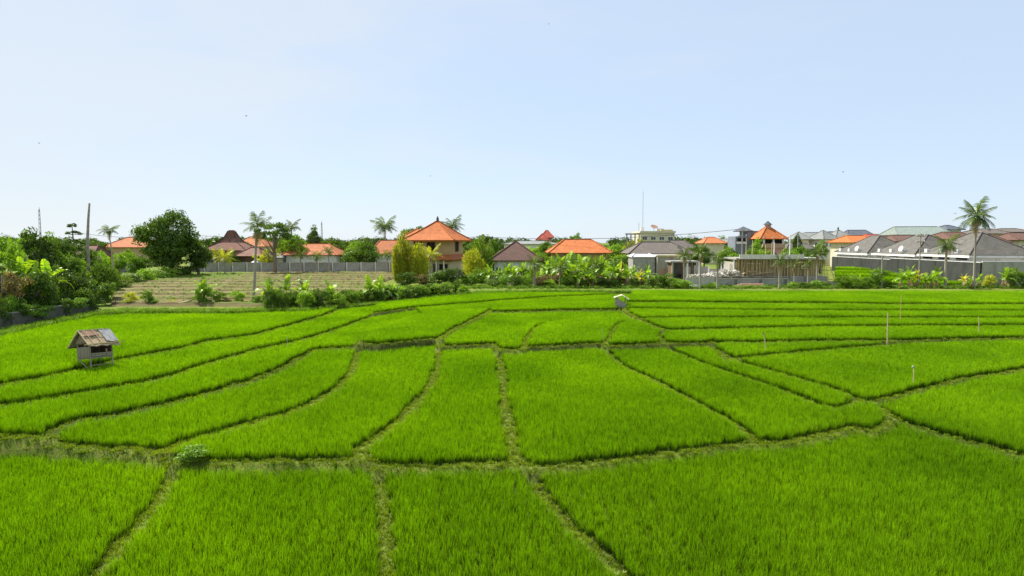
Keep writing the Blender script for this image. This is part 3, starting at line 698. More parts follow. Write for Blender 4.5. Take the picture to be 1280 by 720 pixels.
for a in [
    ('tall mixed green tree at the very left edge of the photo', -8, 54, 285, 80, 'mid', 'leaf_mid', .1),
    ('dark leafy tree in the left thicket below the thin radio mast', 47, 58, 284, 62, 'mid', 'leaf_dark', .1),
    ('rounded green tree between the thicket\'s left end and the radio mast', 20, 60, 290, 50, 'mid', 'leaf_mid', .1),
    ('dark tree in front of the layered tree at left', 88, 64, 297, 46, 'mid', 'leaf_dark', .12),
    ('olive green tree low in the thicket left of the bare leaning trunk', 102, 61, 318, 40, 'mid', 'leaf_mid', .1),
    ('bushy tree at the right end of the left thicket, right of the bare leaning trunk', 128, 66, 326, 40, 'mid', 'leaf_mid', .05),
    ('brownish half bare tree low at the left edge above the papaya trees', 6, 47.5, 318, 60, 'airy', 'leaf_brownish', .12),
    ('light leafy tree at the left edge, above the brownish half bare tree', 18, 52, 298, 52, 'airy', 'leaf_bright', .3),
    ('deep green tree hanging over the middle of the left grey wall', 46, 50, 335, 52, 'mid', 'leaf_dark', .14),
    ('green tree hanging over the right end of the left grey wall', 92, 56, 338, 54, 'mid', 'leaf_dark', .16),
    ('small bright tree between the left wall and the yellow leafed banana', 66, 54, 326, 36, 'airy', 'leaf_bright', .2),
    ('dark tree behind the bare leaning trunk', 112, 84, 306, 34, 'mid', 'leaf_dark', .1),
    ('light green tree right of the bare leaning trunk', 124, 90, 303, 30, 'airy', 'leaf_bright', .15),
    ('dense green tree at the top of the thicket just left of the mast', 34, 66, 287, 48, 'mid', 'leaf_mid', .05),
    ('mossy green tree at the top of the thicket just right of the mast', 64, 68, 290, 50, 'mid', 'leaf_mid', .05),
    ('dark shady tree low behind the banana with long leaves', 72, 60, 308, 58, 'mid', 'leaf_dark', .02),
    ('shady tree low behind the middle of the left wall', 30, 54, 322, 56, 'mid', 'leaf_dark', .02),
    ('olive tree filling the thicket below the bare leaning trunk', 108, 68, 330, 50, 'mid', 'leaf_mid', .02),
    ('dark tree filling the left edge behind the papaya trees', 2, 49, 335, 56, 'mid', 'leaf_dark', .02)]:
    tree(*a[:7], low=a[7], group='trees in the left thicket')
for a in [('low round shrub at the foot of the left thicket near the wall\'s far end', 112, 389, 352, 34, 'leaf_dark'),
          ('shrub at the end of the left wall beside the fallow plot', 131, 388, 350, 32, 'leaf_mid'),
          ('dark shrub behind the papaya trees at the left edge', 28, 412, 360, 44, 'leaf_dark'),
          ('shrub growing over the wall top left of the hut', 74, 398, 352, 40, 'leaf_dark'),
          ('dark undergrowth below the brownish tree at the left edge', 2, 416, 350, 44, 'leaf_dark')]:
    bush(*a, group='shrubs along the left wall')
# layered tree
Yd = 78; x = X(93, Yd); zt = Z(279, Yd)
t = thing('layered_tree', (x, Yd, 0), 'dark tree with flat layered boughs rising above the left thicket', 'tree')
MB().tube([(0, 0, -.1), (.1, 0, zt*.6), (0, 0, zt*.98)], [.16, .12, .04], 6).build('trunk', 'bark', t, True)
for i, (hz, rr_) in enumerate([(.97, .7), (.86, 1.15), (.74, 1.45), (.62, 1.6), (.52, 1.5)]):
    link('bough', crown('flat_%d' % (i % 3), 'leaf_dark'), None, t, (.15*math.sin(i*2), 0, zt*hz-.75), (0, 0, i*1.3), (rr_*2, rr_*2, 1.15))
for a in [('banana plant with long upright leaves in the left thicket', 63, 46, 305, 'banana_leaf', 53),
          ('banana plant with pale torn leaves beside the left wall\'s far end', 92, 46, 338, 'banana_leaf', 56.5),
          ('tall thin banana plant near the top of the left thicket', 28, 46, 295, 'banana_leaf', 51),
          ('banana plant with light leaves behind the long leafed one', 46, 46, 312, 'banana_leaf', 52)]:
    banana(a[0], a[1], None, a[3], a[4], 9, 2, .34, Yd=a[5], group='banana plants in the left thicket')
def papaya(label, px, base, top, rp):
    Yd = DY(base); x = X(px, Yd, 0); z0 = ground_z(x, Yd); H = Z(top, Yd)-z0
    t = thing('papaya_tree', (x, Yd, z0), label, 'papaya tree', 'papaya trees at the left edge'); MB().tube([(0, 0, -.1), (.05, 0, H*.5), (-.03, 0, H*.95)], [.08, .06, .045], 6).build('trunk', 'palm_bark', t, True)
    s = rp/ppm(Yd)
    for i in range(11):
        mb = MB(); a = i*2.4; e = .9-.13*i; d = Vector((math.cos(a)*math.cos(e), math.sin(a)*math.cos(e), math.sin(e))); c = d*s*.7
        mb.tube([(0, 0, 0), c*.6+Vector((0, 0, .05)), c], [.012, .01, .008], 4)
        for k in range(7):
            b_ = a+(k-3)*.5; dd_ = Vector((math.cos(b_), math.sin(b_), -.35)); sd_ = Vector((-math.sin(b_), math.cos(b_), 0)); l_ = s*.42
            mb.add([c, c+dd_*l_*.5+sd_*.06, c+dd_*l_, c+dd_*l_*.5-sd_*.06], [(0, 1, 2, 3)], random.random())
        mb.build('leaf', 'leaf_yellow' if i > 7 else 'leaf_bright', t, loc=(-.03, 0, H*.95))
papaya('papaya tree with pale trunk at the left edge in front of the wall', 6, 419, 384, 17)
papaya('thin papaya tree second from the left edge in front of the wall', 22, 418, 380, 15)
papaya('papaya sapling with thin trunk in the thicket above the left wall', 39, 403, 340, 9)
# bare leaning trunk, radio mast
Yd = 66; x = X(110, Yd); t = thing('bare_palm_trunk', (x, Yd, 0), 'tall bare leaning palm trunk without any fronds at left', 'dead tree')
MB().tube([(0, 0, -.2), (.15, 0, Z(300, Yd)), (.35, 0, Z(272, Yd)), (.52, 0, Z(254, Yd))], [.19, .14, .11, .10], 8).build('trunk', 'palm_bark', t, True)
def mast(label, px, Yd, top, base=306, r=.12, name='radio_mast', seg=12):
    x = X(px, Yd); zt = Z(top, Yd); t = thing(name, (x, Yd, 0), label, 'mast'); h = r*3.5
    for sx, sy in ((-1, -1), (1, -1), (0, 1)): pole('mast_leg', 'steel', t, (sx*h, sy*h, 0), (sx*h*.4, sy*h*.4, zt*.96), r*.6, n=4)
    mb = MB()
    for i in range(seg):
        a, b_ = i/seg, (i+1)/seg; c3 = [(-1, -1), (1, -1), (0, 1)]
        for k in range(3):
            p, q = c3[k], c3[(k+1) % 3]; s0, s1 = h*(1-.6*a), h*(1-.6*b_); mb.tube([(p[0]*s0, p[1]*s0, zt*.96*a), (q[0]*s1, q[1]*s1, zt*.96*b_)], r*.35, 4)
    mb.build('bracing', 'rust' if 'red' in label else 'steel', t); pole('antenna', 'steel', t, (0, 0, zt*.9), (0, 0, zt), r*.5, n=5); return t
mast('thin radio mast above the left thicket', 52, 240, 259, r=.13)
mast('thin radio mast behind the round tree right of the wide flat tree', 403, 220, 276, r=.1)
mast('very tall thin mast standing far behind the cream flat roofed building', 803, 420, 236, r=.05)

leafmat('field_weed', (.10, .085, .03), (.13, .17, .03), rand=.5)
# ------------------------------------------------------------ LEFT CENTRE: fallow plot, its wall, shrubs
fy0, fy1 = 60, 119; xs_ = np.arange(-78, -12.9, .5); ys_ = np.arange(fy0, fy1+.1, .4)
FX, FY = np.meshgrid(xs_, ys_)
left = np.array([X(152-(119-y)*.25, y, 0) for y in ys_])[:, None]; right = np.array([G(430+70*min(1, max(0, (y-62)/25)), 400)[0]*0+X(432+ (y-60)*1.35 if y < 110 else 500, y, 0) for y in ys_])[:, None]
u_ = (FX-xs_[0])/(xs_[-1]-xs_[0]); FXX = left+(right-left)*u_
st_f = (FY+.02*FXX-60)/5.2
hz_ = .10+.03*(np.floor(st_f)+np.clip((st_f % 1)*6, 0, 1)) + .10*np.sin(st_f*6.283*3) + .03*np.sin(FXX*1.9+FY*3)+.02*np.sin(FXX*4.3-FY*5.1)
rowm = ((st_f % 1) < .22)*.55 + .25*(np.sin(FXX*.35+FY*.8) > .5)*((st_f*2 % 1) < .3); hz_ += (rowm > .3)*.12
hz_[0, :] = -.3; hz_[-1, :] = -.1; hz_[:, 0] = -.1; hz_[:, -1] = -.1
nY, nX = FX.shape; V = np.stack([FXX.ravel(), FY.ravel(), hz_.ravel()], 1); I = np.arange(nY*nX).reshape(nY, nX)
Q = np.stack([I[:-1, :-1].ravel(), I[:-1, 1:].ravel(), I[1:, 1:].ravel(), I[1:, :-1].ravel()], 1)
me = np_mesh('fallow_field', V, Q); a = me.attributes.new('grassy', 'FLOAT', 'POINT')
fur = ((st_f*2) % 1 < .2)*1.0; hz_ -= fur*.06; V[:, 2] = hz_.ravel(); me = np_mesh('fallow_field', V, Q); a = me.attributes.new('grassy', 'FLOAT', 'POINT'); a_f = me.attributes.new('furrow', 'FLOAT', 'POINT'); a_f.data.foreach_set('value', (fur*.9).ravel().astype(np.float32))
gr = np.clip((FY-96)/10, 0, 1)*np.clip((.50-u_)/.2, 0, 1) + rowm*.6
a = me.attributes['grassy']; a.data.foreach_set('value', gr.ravel().astype(np.float32))
fm = bpy.data.materials.new('fallow_soil'); fm.use_nodes = True; n = fm.node_tree.nodes; l = fm.node_tree.links; b = n['Principled BSDF']; b.inputs['Roughness'].default_value = .95; b.inputs['Specular IOR Level'].default_value = .1
ge = n.new('ShaderNodeNewGeometry')
dry = mixc(rng_(noi(.5), .35, .65), (.185, .145, .07), (.115, .105, .038)); dry = mixc(rng_(noi(2.5), .5, .7), dry, (.16, .17, .04))
a0 = n.new('ShaderNodeAttribute'); a0.attribute_name = 'furrow'; dry = mixc(rng_(a0.outputs['Fac'], .2, .8), dry, (.085, .058, .03))
a1 = n.new('ShaderNodeAttribute'); a1.attribute_name = 'grassy'
mm = n.new('ShaderNodeMath'); mm.operation = 'ADD'; l.new(a1.outputs['Fac'], mm.inputs[0]); sub_ = n.new('ShaderNodeMath'); sub_.operation = 'SUBTRACT'; l.new(noi(.7), sub_.inputs[0]); sub_.inputs[1].default_value = .5; l.new(sub_.outputs[0], mm.inputs[1])
l.new(mixc(rng_(mm.outputs[0], .25, .55), dry, (.095, .135, .02)), b.inputs['Base Color'])
bp = n.new('ShaderNodeBump'); bp.inputs['Distance'].default_value = .06; l.new(noi(6, 5), bp.inputs['Height']); l.new(bp.outputs[0], b.inputs['Normal'])
tag(link('fallow_field', me, fm), kind='structure')
YW = 120.5; z_top = Z(328.5, YW)
wall_run('long grey precast panel wall with pale posts behind the brown fallow field', (X(238, YW, 0), YW), (X(505, YW, 0), YW), z_top, 'concrete', seg=2.7, pm='white_paint', name='perimeter_wall', z0=0)
mb = MB()
for i in range(260):
    xx = X(240, YW-1)+i*.155; s_ = random.uniform(.16, .34); mb.box((xx, YW-1.1+random.uniform(-.3, .3), random.uniform(.05, .35)), (s_, s_, s_*.8), Matrix.Rotation(random.uniform(0, 3), 3, 'Z') @ Matrix.Rotation(random.uniform(-.4, .4), 3, 'X'))
tag(mb.build('rubble_footing', 'rubble', None), 'line of pale rubble stones at the foot of the long grey panel wall', 'rubble', kind='stuff')
wall_run('short grey wall left of the big round tree behind the hedge', (X(150, 118, 0), 118), (X(182, 118, 0), 118), Z(330, 118), 'old_concrete', seg=2.7, z0=0)
for i, (px, b_, tp, wp, lf) in enumerate([(140, 366, 335, 26, 'leaf_mid'), (152, 362, 342, 24, 'leaf_bright'), (166, 357, 341, 26, 'leaf_dark'), (182, 354, 335, 26, 'leaf_bright'), (197, 351, 336, 26, 'leaf_mid'), (212, 349, 333, 26, 'leaf_bright'), (227, 347, 332, 24, 'leaf_dark'), (238, 346, 331, 20, 'leaf_dark')]):
    bush(['leafy shrub at the left end of the hedge before the big round tree', 'bright shrub second from the left in that hedge', 'dark shrub third from the left in the hedge before the big tree', 'bright shrub below the left side of the big round tree', 'shrub below the trunk of the big round tree', 'bright shrub below the middle right of the big round tree', 'dark shrub at the lower right of the big round tree', 'dark shrub where the grey panel wall begins'][i], px, b_, tp, wp, lf, group='hedge shrubs below the big tree')
tree('big dense round dark green tree standing alone at left', 212, 109, 256, 80, 'big', 'leaf_dark', low=.0)
tree('dark low tree at the right foot of the big round tree', 248, 112, 297, 36, 'mid', 'leaf_dark', low=.05)
# scruffy plants along the border
i = 0
for px, b_, tp, wp, lf, lb in [(163, 388, 363, 16, 'leaf_yellow', 'small yellowish shrub on the paddy border at the left of the fallow plot'), (185, 388, 362, 18, 'leaf_mid', 'green shrub on the border right of the yellowish one'),
        (215, 388, 374, 14, 'leaf_yellow', 'low yellowish clump on the border below the fallow plot'), (193, 389, 374, 12, 'leaf_mid', 'small clump beside the green border shrub'), (238, 388, 378, 16, 'leaf_yellow', 'low weed clump near the fallen pale pole'),
        (256, 388, 352, 22, 'leaf_mid', 'taller shrub left of the row of cassava plants'), (275, 387, 362, 18, 'leaf_bright', 'bright cassava plant left of the leaning palm'), (297, 387, 362, 22, 'leaf_bright', 'leafy cassava plant close left of the leaning palm'), (284, 387, 372, 14, 'leaf_brownish', 'brown withered clump between the cassava plants'),
        (325, 387, 368, 22, 'leaf_mid', 'shrub at the foot of the leaning palm'), (350, 386, 368, 22, 'leaf_dark', 'dark shrub between the first banana plants of the border'), (372, 386, 366, 20, 'leaf_dark', 'dark shrub right of the third border banana'), (392, 385, 366, 20, 'leaf_mid', 'shrub just left of the broken leaning trunk'),
        (412, 384, 364, 24, 'leaf_mid', 'shrub right of the broken leaning trunk'), (432, 382, 364, 22, 'leaf_bright', 'bright shrub in the border hedge'), (449, 380, 362, 22, 'leaf_mid', 'hedge shrub left of the small pale trunks'), (468, 379, 360, 24, 'leaf_dark', 'hedge shrub beside the small pale trunks'),
        (487, 378, 356, 24, 'leaf_mid', 'hedge shrub at the middle of the border'), (505, 376, 357, 24, 'leaf_bright', 'bright hedge shrub below the yellow bamboo'), (523, 374, 355, 24, 'leaf_mid', 'hedge shrub below the orange two storey house'), (541, 372, 354, 24, 'leaf_bright', 'bright hedge shrub below the small yellowish palm'),
        (558, 370, 352, 24, 'leaf_bright', 'bright pointed hedge shrub at the right end of the border hedge'), (575, 367, 354, 20, 'leaf_mid', 'low shrub where the border hedge meets the paddy')]:
    bush(lb, px, b_, tp, wp, lf, group='weedy plants along the paddy border')
for px, b_, tp, lb in [(337, 387, 348, 'first large banana plant right of the leaning palm'), (359, 387, 347, 'second banana plant right of the leaning palm, with wide pale leaves'), (382, 386, 349, 'ragged banana plant left of the broken trunk'), (414, 385, 352, 'banana plant right of the broken trunk'),
                       (255, 387, 350, 'young banana plant at the left of the border row'), (462, 381, 349, 'banana plant on pale stem in the border hedge'), (476, 380, 350, 'broad banana plant in the border hedge below the small orange roof'), (490, 379, 356, 'small banana plant left of the yellow bamboo')]:
    banana(lb, px, b_, tp, random.choice(['banana_leaf', 'banana_leaf', 'banana_leaf']), 9, 3, .74, group='banana plants along the paddy border')
Yd = 63.5; x0_, x1_ = X(401, Yd), X(416, Yd)
t = tag(MB().tube([(x0_, Yd+.6, Z(364, Yd+.6)), (x0_+.5, Yd+.3, Z(373, Yd)), (x1_, Yd, .0)], [.09, .12, .15], 7).build('broken_palm', 'palm_bark', None, True), 'broken pale trunk leaning on the border among banana plants', 'fallen trunk')
Yd = 61; tag(MB().tube([(X(218, Yd, 0), Yd, .15), (X(232, Yd, 0), Yd, .3), (X(244, Yd+.5, 0), Yd+.5, .55)], [.07, .08, .06], 6).build('fallen_pole', 'bamboo', None, True), 'pale pole lying on the border below the fallow plot', 'pole')
# palms and trees behind the fallow plot
palm('scruffy coconut palm with pale leaning trunk in front of the fallow plot', 316.5, 64.5, 283, 24, lean_px=8, n=11, dry=13, tr=.13, down=.2, up=1.15)
palm('small dry coconut palm with very thin trunk left of the big round tree', 142, 100, 287, 14, lean_px=-3, n=11, dry=7, tr=.11, up=.6)
palm('tall coconut palm left of the orange two storey house', 482, 150, 283, 19, n=17, dry=2, tr=.18)
palm('coconut palm behind the right of the orange two storey house', 566, 140, 282, 17, n=15, dry=1, tr=.2)
palm('distant coconut palm right of the wide flat tree', 364, 135, 283, 14, lean_px=2, n=11, dry=2, tr=.18)
palm('yellow areca palm before the old red stepped roof', 281, 113, 322, 17, n=14, leaf='frond_yellow', dry=0, nuts=False, up=1.1, name='areca_palm', tr=.1)
palm('second yellow areca palm right beside the first, before the old red roof', 272, 114, 317, 12, n=10, leaf='frond_yellow', dry=0, nuts=False, up=1.1, name='areca_palm', tr=.1)
palm('small palm before the left end of the white orange roofed house', 376, 119, 318, 12, n=12, dry=1, nuts=False, name='small_palm', tr=.1)
palm('small palm before the middle of the white orange roofed house', 396, 119, 320, 12, n=12, dry=1, nuts=False, name='small_palm', tr=.1)
palm('small palm before the right end of the white orange roofed house', 411, 119, 314, 12, n=12, dry=0, nuts=False, name='small_palm', tr=.1)
palm('small palm before the orange roofed house next to the yellow bamboo', 484, 119, 319, 12, n=12, dry=0, nuts=False, name='small_palm', tr=.1)
palm('yellowish palm with pale trunk before the orange two storey house', 540, 100, 318, 17, n=14, leaf='frond_yellow', dry=1, nuts=False, name='areca_palm', tr=.16, up=1.0)
for a in [('wide flat topped dark tree behind the leaning palm', 343, 118, 272, 52, 'flat', 'leaf_dark', .3), ('light green tree below the wide flat tree', 372, 128, 290, 34, 'mid', 'leaf_bright', .1),
          ('round dark tree in front of the middle radio mast', 393, 140, 281, 24, 'mid', 'leaf_dark', .2), ('broad tree behind the white orange roofed house', 418, 136, 294, 34, 'mid', 'leaf_mid', .1),
          ('green tree right of the white orange roofed house', 440, 130, 304, 34, 'mid', 'leaf_bright', .05), ('dark green tree left of the small orange roof', 458, 124, 300, 40, 'mid', 'leaf_dark', .05), ('dark tree low behind the long grey wall', 440, 124, 312, 34, 'mid', 'leaf_dark', .05),
          ('round tree behind the lower red roof right of the stepped roof', 301, 150, 291, 22, 'mid', 'leaf_mid', .2), ('leafy tree left of the white orange roofed house', 338, 122, 303, 30, 'airy', 'leaf_yellow', .1), ('bushy tree right of the leaning palm behind the grey wall', 328, 123, 312, 26, 'airy', 'leaf_yellow', .1),
          ('dark tree behind the left slope of the two storey house roof', 518, 150, 279, 44, 'flat', 'leaf_dark', .3), ('bare grey twiggy tree beside the tall palm', 497, 140, 292, 18, 'airy', 'leaf_brownish', .3),
          ('tree filling the gap right of the two storey house', 588, 130, 300, 30, 'mid', 'leaf_dark', .1), ('green tree behind the dark brown roof\'s left slope', 616, 150, 296, 18, 'mid', 'leaf_mid', .2), ('shrubby tree between big round tree and small dry palm', 160, 125, 308, 26, 'airy', 'leaf_bright', .05),
          ('bright tree beneath the small dry palm', 150, 118, 314, 22, 'mid', 'leaf_bright', .05), ('dark tree right behind the big round tree', 265, 135, 306, 22, 'mid', 'leaf_dark', .1), ('tall dark tree behind the small orange roof', 470, 150, 296, 26, 'mid', 'leaf_dark', .2),
          ('small tree standing behind the tall thin dry palm', 130, 130, 300, 20, 'mid', 'leaf_dark', .1),
          ('green tree between the stepped roof and the leaning palm', 308, 135, 303, 24, 'mid', 'leaf_mid', .05), ('dark tree low left of the leaning palm trunk behind the wall', 292, 124, 316, 22, 'mid', 'leaf_dark', .02),
          ('broad green tree right of the tall far palm', 448, 145, 297, 30, 'mid', 'leaf_mid', .1), ('green tree behind the left end of the orange long roof', 352, 134, 297, 30, 'mid', 'leaf_mid', .1),
          ('tall dark tree right of the green bamboo, before the brown roof', 612, 104, 305, 24, 'mid', 'leaf_mid', .02), ('dense dark tree behind the yellow bamboo', 510, 112, 300, 30, 'mid', 'leaf_mid', .02)]:
    tree(*a[:7], low=a[7], group='trees behind the long grey wall')
for a in [('yellow feathery bamboo clump left of the orange two storey house', 505, 98, 290, 22, 'leaf_yellow'), ('yellow green bamboo clump before the left wall of the two storey house', 524, 97, 304, 24, 'leaf_yellow'), ('low yellow bamboo clump right of the two storey house', 592, 96, 311, 28, 'leaf_yellow'),
          ('tall green bamboo clump right of the two storey house', 601, 100, 295, 28, 'leaf_bright'), ('narrow yellow bamboo clump at the left side of the bamboo group', 497, 96, 306, 14, 'leaf_yellow')]:
    Yd = a[2]; x = X(a[1], Yd); H = Z(a[3], Yd); Wd = a[4]/ppm(Yd)
    t = thing('bamboo_clump', (x, Yd, 0), a[0], 'bamboo', 'feathery bamboo clumps'); mb = MB()
    for k in range(14):
        q = k*2.4; r1 = Wd*.12; mb.tube([(math.cos(q)*r1, math.sin(q)*r1, -.1), (math.cos(q)*r1*1.6, math.sin(q)*r1*1.6, H*.5), (math.cos(q)*Wd*.4, math.sin(q)*Wd*.4, H*random.uniform(.8, .95))], [.04, .03, .01], 4)
    mb.build('stems', 'bamboo_yellow', t)
    r = np.random.default_rng(a[1]); nl = 4600; h = r.uniform(.04, 1, nl); an = r.uniform(0, 6.28, nl); cl = r.integers(0, 9, nl); ca = np.arange(9)*2.4+.5; cr_ = Wd*np.array([0, .2, .26, .3, .18, .3, .24, .32, .22]); chh = np.array([1, .93, .8, .72, .9, .66, .85, .6, .78]); h = h*chh[cl]; rad = Wd*.33*np.sin(np.pi*np.clip(h/chh[cl], .12, .93))**.6*np.sqrt(r.uniform(0, 1, nl))*1.25
    an = an + .5*np.sin(an*5+h*7); C_ = np.stack([np.cos(an)*rad+np.cos(ca[cl])*cr_[cl]*(.45+.7*h), np.sin(an)*rad+np.sin(ca[cl])*cr_[cl]*(.45+.7*h), h*H], 1); dr_ = np.stack([np.cos(an)*.35, np.sin(an)*.35, r.uniform(.1, 1, nl)], 1); s_ = np.cross(dr_, r.normal(size=(nl, 3))); s_ /= np.linalg.norm(s_, axis=1)[:, None]
    L_ = r.uniform(.25, .55, nl)[:, None]; V = np.stack([C_-s_*.05, C_+s_*.05, C_+dr_*L_*.6+s_*.07, C_+dr_*L_], 1).reshape(-1, 3)
    m_ = np_mesh('foliage', V, np.arange(nl*4).reshape(-1, 4), np.repeat(r.uniform(0, 1, nl), 4)); link('foliage', m_, a[5], t)
for i, (px, b_, tp, wp, lf) in enumerate([(508, 362, 338, 26, 'leaf_dark'), (527, 361, 342, 24, 'leaf_brownish'), (546, 361, 337, 30, 'leaf_dark'), (567, 360, 334, 34, 'leaf_dark'), (588, 361, 340, 26, 'leaf_mid'), (602, 361, 334, 24, 'leaf_mid'), (580, 362, 346, 22, 'leaf_dark'), (617, 361, 338, 22, 'leaf_mid')]):
    bush(['dark bush at the foot of the yellow bamboo', 'brownish bush right of the bamboo\'s foot', 'dark bush below the small yellowish palm', 'large dark bush before the ground floor of the two storey house', 'bush right of the large dark one', 'green bush below the tall green bamboo', 'small dark bush in front of the large one', 'bush where the banana row starts'][i], px, b_, tp, wp, lf, Yd=86+i*.9, group='bushes before the two storey house')

# ---- houses at left
t, w_ = house('white house with long orange hip roof behind the grey wall near the middle mast', 389, 126, 72, 7, Z(318.5, 126), Z(305, 126)-Z(318.5, 126), 'roof_orange_pale', ridge=5.2, wins=4, doors=1)
house('low white house with orange roof left of the yellow bamboo', 482, 128, 42, 7, Z(317, 128), Z(303, 128)-Z(317, 128)+.4, 'roof_orange_pale', ridge=3.5, wins=3)
house('orange roofed house mostly hidden behind the small dry palm', 158, 165, 62, 9, Z(309, 165), 2.6, 'roof_orange_pale', 'tan_wall', ridge=4, wins=4)
house('house with faded red roof right beside the bare leaning trunk', 104, 120, 30, 6, Z(321, 120), Z(310, 120)-Z(321, 120)+.4, 'roof_old_red', 'pink_wall', ridge=2, wins=2)
house('dark brown roofed house behind the small dry palm', 160, 190, 36, 8, Z(306, 190), 2.2, 'roof_brown', 'cream_paint', wins=3)
Yd = 128; x = X(277, Yd); zE = Z(313, Yd); zM = Z(304, Yd); zP = Z(288.5, Yd)
t = thing('joglo_house', (x, Yd+5, 0), 'old house with tall steep red brown stepped roof right of the big round tree', 'house')
wl = MB().box((0, 0, zE/2), (8.2, 8, zE)).build('wall', 'brown_wood', t)
for i in range(3): window(wl, -2.6+i*2.6, -4.03, zE*.5, 1.2, 1.3)
mb = MB(); W0, W1, W2 = 4.6, 2.0, .62
V0 = lambda w, d, z: [(-w, -d, z), (w, -d, z), (w, d, z), (-w, d, z)]
rg = [V0(W0, W0*.9, zE), V0(W1, W1*.9, zM+.1), V0(W1*.58, W1*.46, zM+(zP-zM)*.5), V0(W2, .35, zP)]
vs = [p for r_ in rg for p in r_]; fs = [(3, 2, 1, 0)]+[(k*4+i, k*4+(i+1) % 4, k*4+4+(i+1) % 4, k*4+4+i) for k in range(3) for i in range(4)]+[(12, 13, 14, 15)]
rf = mb.add(vs, fs).build('roof', 'roof_old_red', t); mb = MB()
for i in range(4): mb.tube([Vector(rg[k][i])+Vector((0, 0, .05)) for k in range(4)], .12, 5)
mb.tube([(-W2, 0, zP+.1), (W2, 0, zP+.1)], .14, 5); mb.build('ridge_cap', 'roof_brown', rf)
house('low open pavilion with faded pink red roof and white parasol in front', 311, 125, 34, 6, Z(320, 125), Z(312, 125)-Z(320, 125)+.3, 'roof_old_red', 'brown_wood', ridge=1.6, wins=2, name='pavilion')
Yd = 122; t = thing('parasol', (X(321, Yd), Yd, 0), 'white garden parasol just left of the leaning palm trunk', 'parasol'); pole('parasol_pole', 'white_paint', t, (0, 0, 0), (0, 0, Z(324, Yd)), .04)
MB().tube([(0, 0, Z(328, Yd)), (0, 0, Z(324.5, Yd)), (0, 0, Z(323.5, Yd))], [1.15, .2, .02], 8).build('canopy', 'tarp', t)
house('small pale outbuilding left of the white orange roofed house', 343, 125, 26, 4, Z(322, 125), .9, 'roof_silver', 'white_paint', wins=2)
house('faded orange roof showing behind the wide flat tree', 312, 160, 44, 8, Z(308, 160), Z(296, 160)-Z(308, 160), 'roof_orange_pale', 'cream_paint', wins=3, ridge=3)

# ---- orange two storey house
Yd = 106; x = X(544, Yd); zE = Z(300, Yd); zA = Z(275.5, Yd)
t = thing('two_storey_house', (x, Yd+4, 0), 'two storey tan house with large bright orange pyramid roof', 'house', rz=R(-14)); hw_ = 3.5
gf = MB().box((0, 0, 1.4), (2*hw_, 7, 2.9)).build('ground_floor_wall', 'cream_paint', t); uf = MB().box((.1, 0, (2.9+zE)/2), (2*hw_-.4, 6.4, zE-2.9)).build('upper_wall', 'tan_wall', t)
mb = MB(); hip_mesh(mb, 7, 7, zA-zE, 1.15, .3, z=zE, flare=.35, thick=.22); rf = mb.build('roof', 'roof_orange', t); ridges(rf, 'roof_orange', 7, 7, zA-zE, 1.15, .3, zE, .12, flare=.35)
MB().tube([(0, 0, zA-.1), (0, 0, zA+.25), (0, 0, zA+.35), (0, 0, zA+.9)], [.28, .18, .26, .03], 6).build('finial', 'roof_greybrown', rf)
zS = Z(324, Yd); zSt = Z(318, Yd)
mb = MB(); vs = [(-hw_-1.0, -3.5-1.1, zS), (hw_+1.0, -4.6, zS), (hw_+1.0, 4.6, zS), (-hw_-1, 4.6, zS)]+[(-hw_+.15, -3.15, zSt), (hw_-.05, -3.15, zSt), (hw_-.05, 3.15, zSt), (-hw_+.15, 3.15, zSt)]
vs2 = [(p[0], p[1], p[2]-.16) for p in vs[:4]]
mb.add(vs+vs2, [(0, 1, 5, 4), (1, 2, 6, 5), (2, 3, 7, 6), (3, 0, 4, 7), (8, 9, 1, 0), (9, 10, 2, 1), (11, 10, 9, 8)]); mb.build('skirt_roof', 'roof_orange_pale', t)
for xx in (-2.2, .1): window(uf, xx-.1, -3.23, (zSt+zE)/2+.15, 1.3, 1.25, m='brown_wood', glass='opening_shade')
o_ = window(uf, hw_-.1+.05, 0, (zSt+zE)/2+.1, 1.5, 1.6, 'x', m='brown_wood', glass='opening_shade')
for xx in (-2.6, -1.3, 0, 1.3, 2.6): pole('column', 'white_paint', t, (xx, -4.2, -.1), (xx, -4.2, zS-.12), .13, n=8)
for xx in (-2, -.6, .7): window(gf, xx, -3.53, 1.6, .8, 1.5, m='brown_wood')
window(gf, 2.3, -3.53, 1.3, 1.3, 2.1, m='brown_wood', glass='opening_shade', bars=0)
house('small orange roof peeking out left of the two storey house\'s roof', 519, 130, 30, 5, Z(296, 130), Z(286, 130)-Z(296, 130), 'roof_orange', 'tan_wall', wins=2)

# ------------------------------------------------------------ CENTRE
house('house with dark brown pyramid roof and white wall left of the bananas', 645, 101, 68, 7.6, Z(325.5, 101), Z(302.5, 101)-Z(325.5, 101), 'roof_brown', 'white_paint', ridge=.3, wins=4, doors=1, over=.8)
house('long low white building behind the dark brown pyramid roof', 664, 175, 74, 8, Z(305, 175), .8, 'roof_silver', 'white_paint', wins=5)
house('house with wide bright orange hip roof above the banana row', 725, 107, 80, 8.2, Z(316, 107), Z(299.5, 107)-Z(316, 107), 'roof_orange', 'tan_wall', ridge=4.6, wins=4, over=.9)
house('small pink house with dark red roof standing up above distant trees', 684, 215, 17, 5, Z(297, 215), Z(288, 215)-Z(297, 215), 'roof_red', 'pink_wall', wins=2, ridge=.8)
house('tiny pink house beside the distant red roofed one', 678, 205, 16, 4, Z(300, 205), 2.0, 'roof_red', 'pink_wall', wins=2)
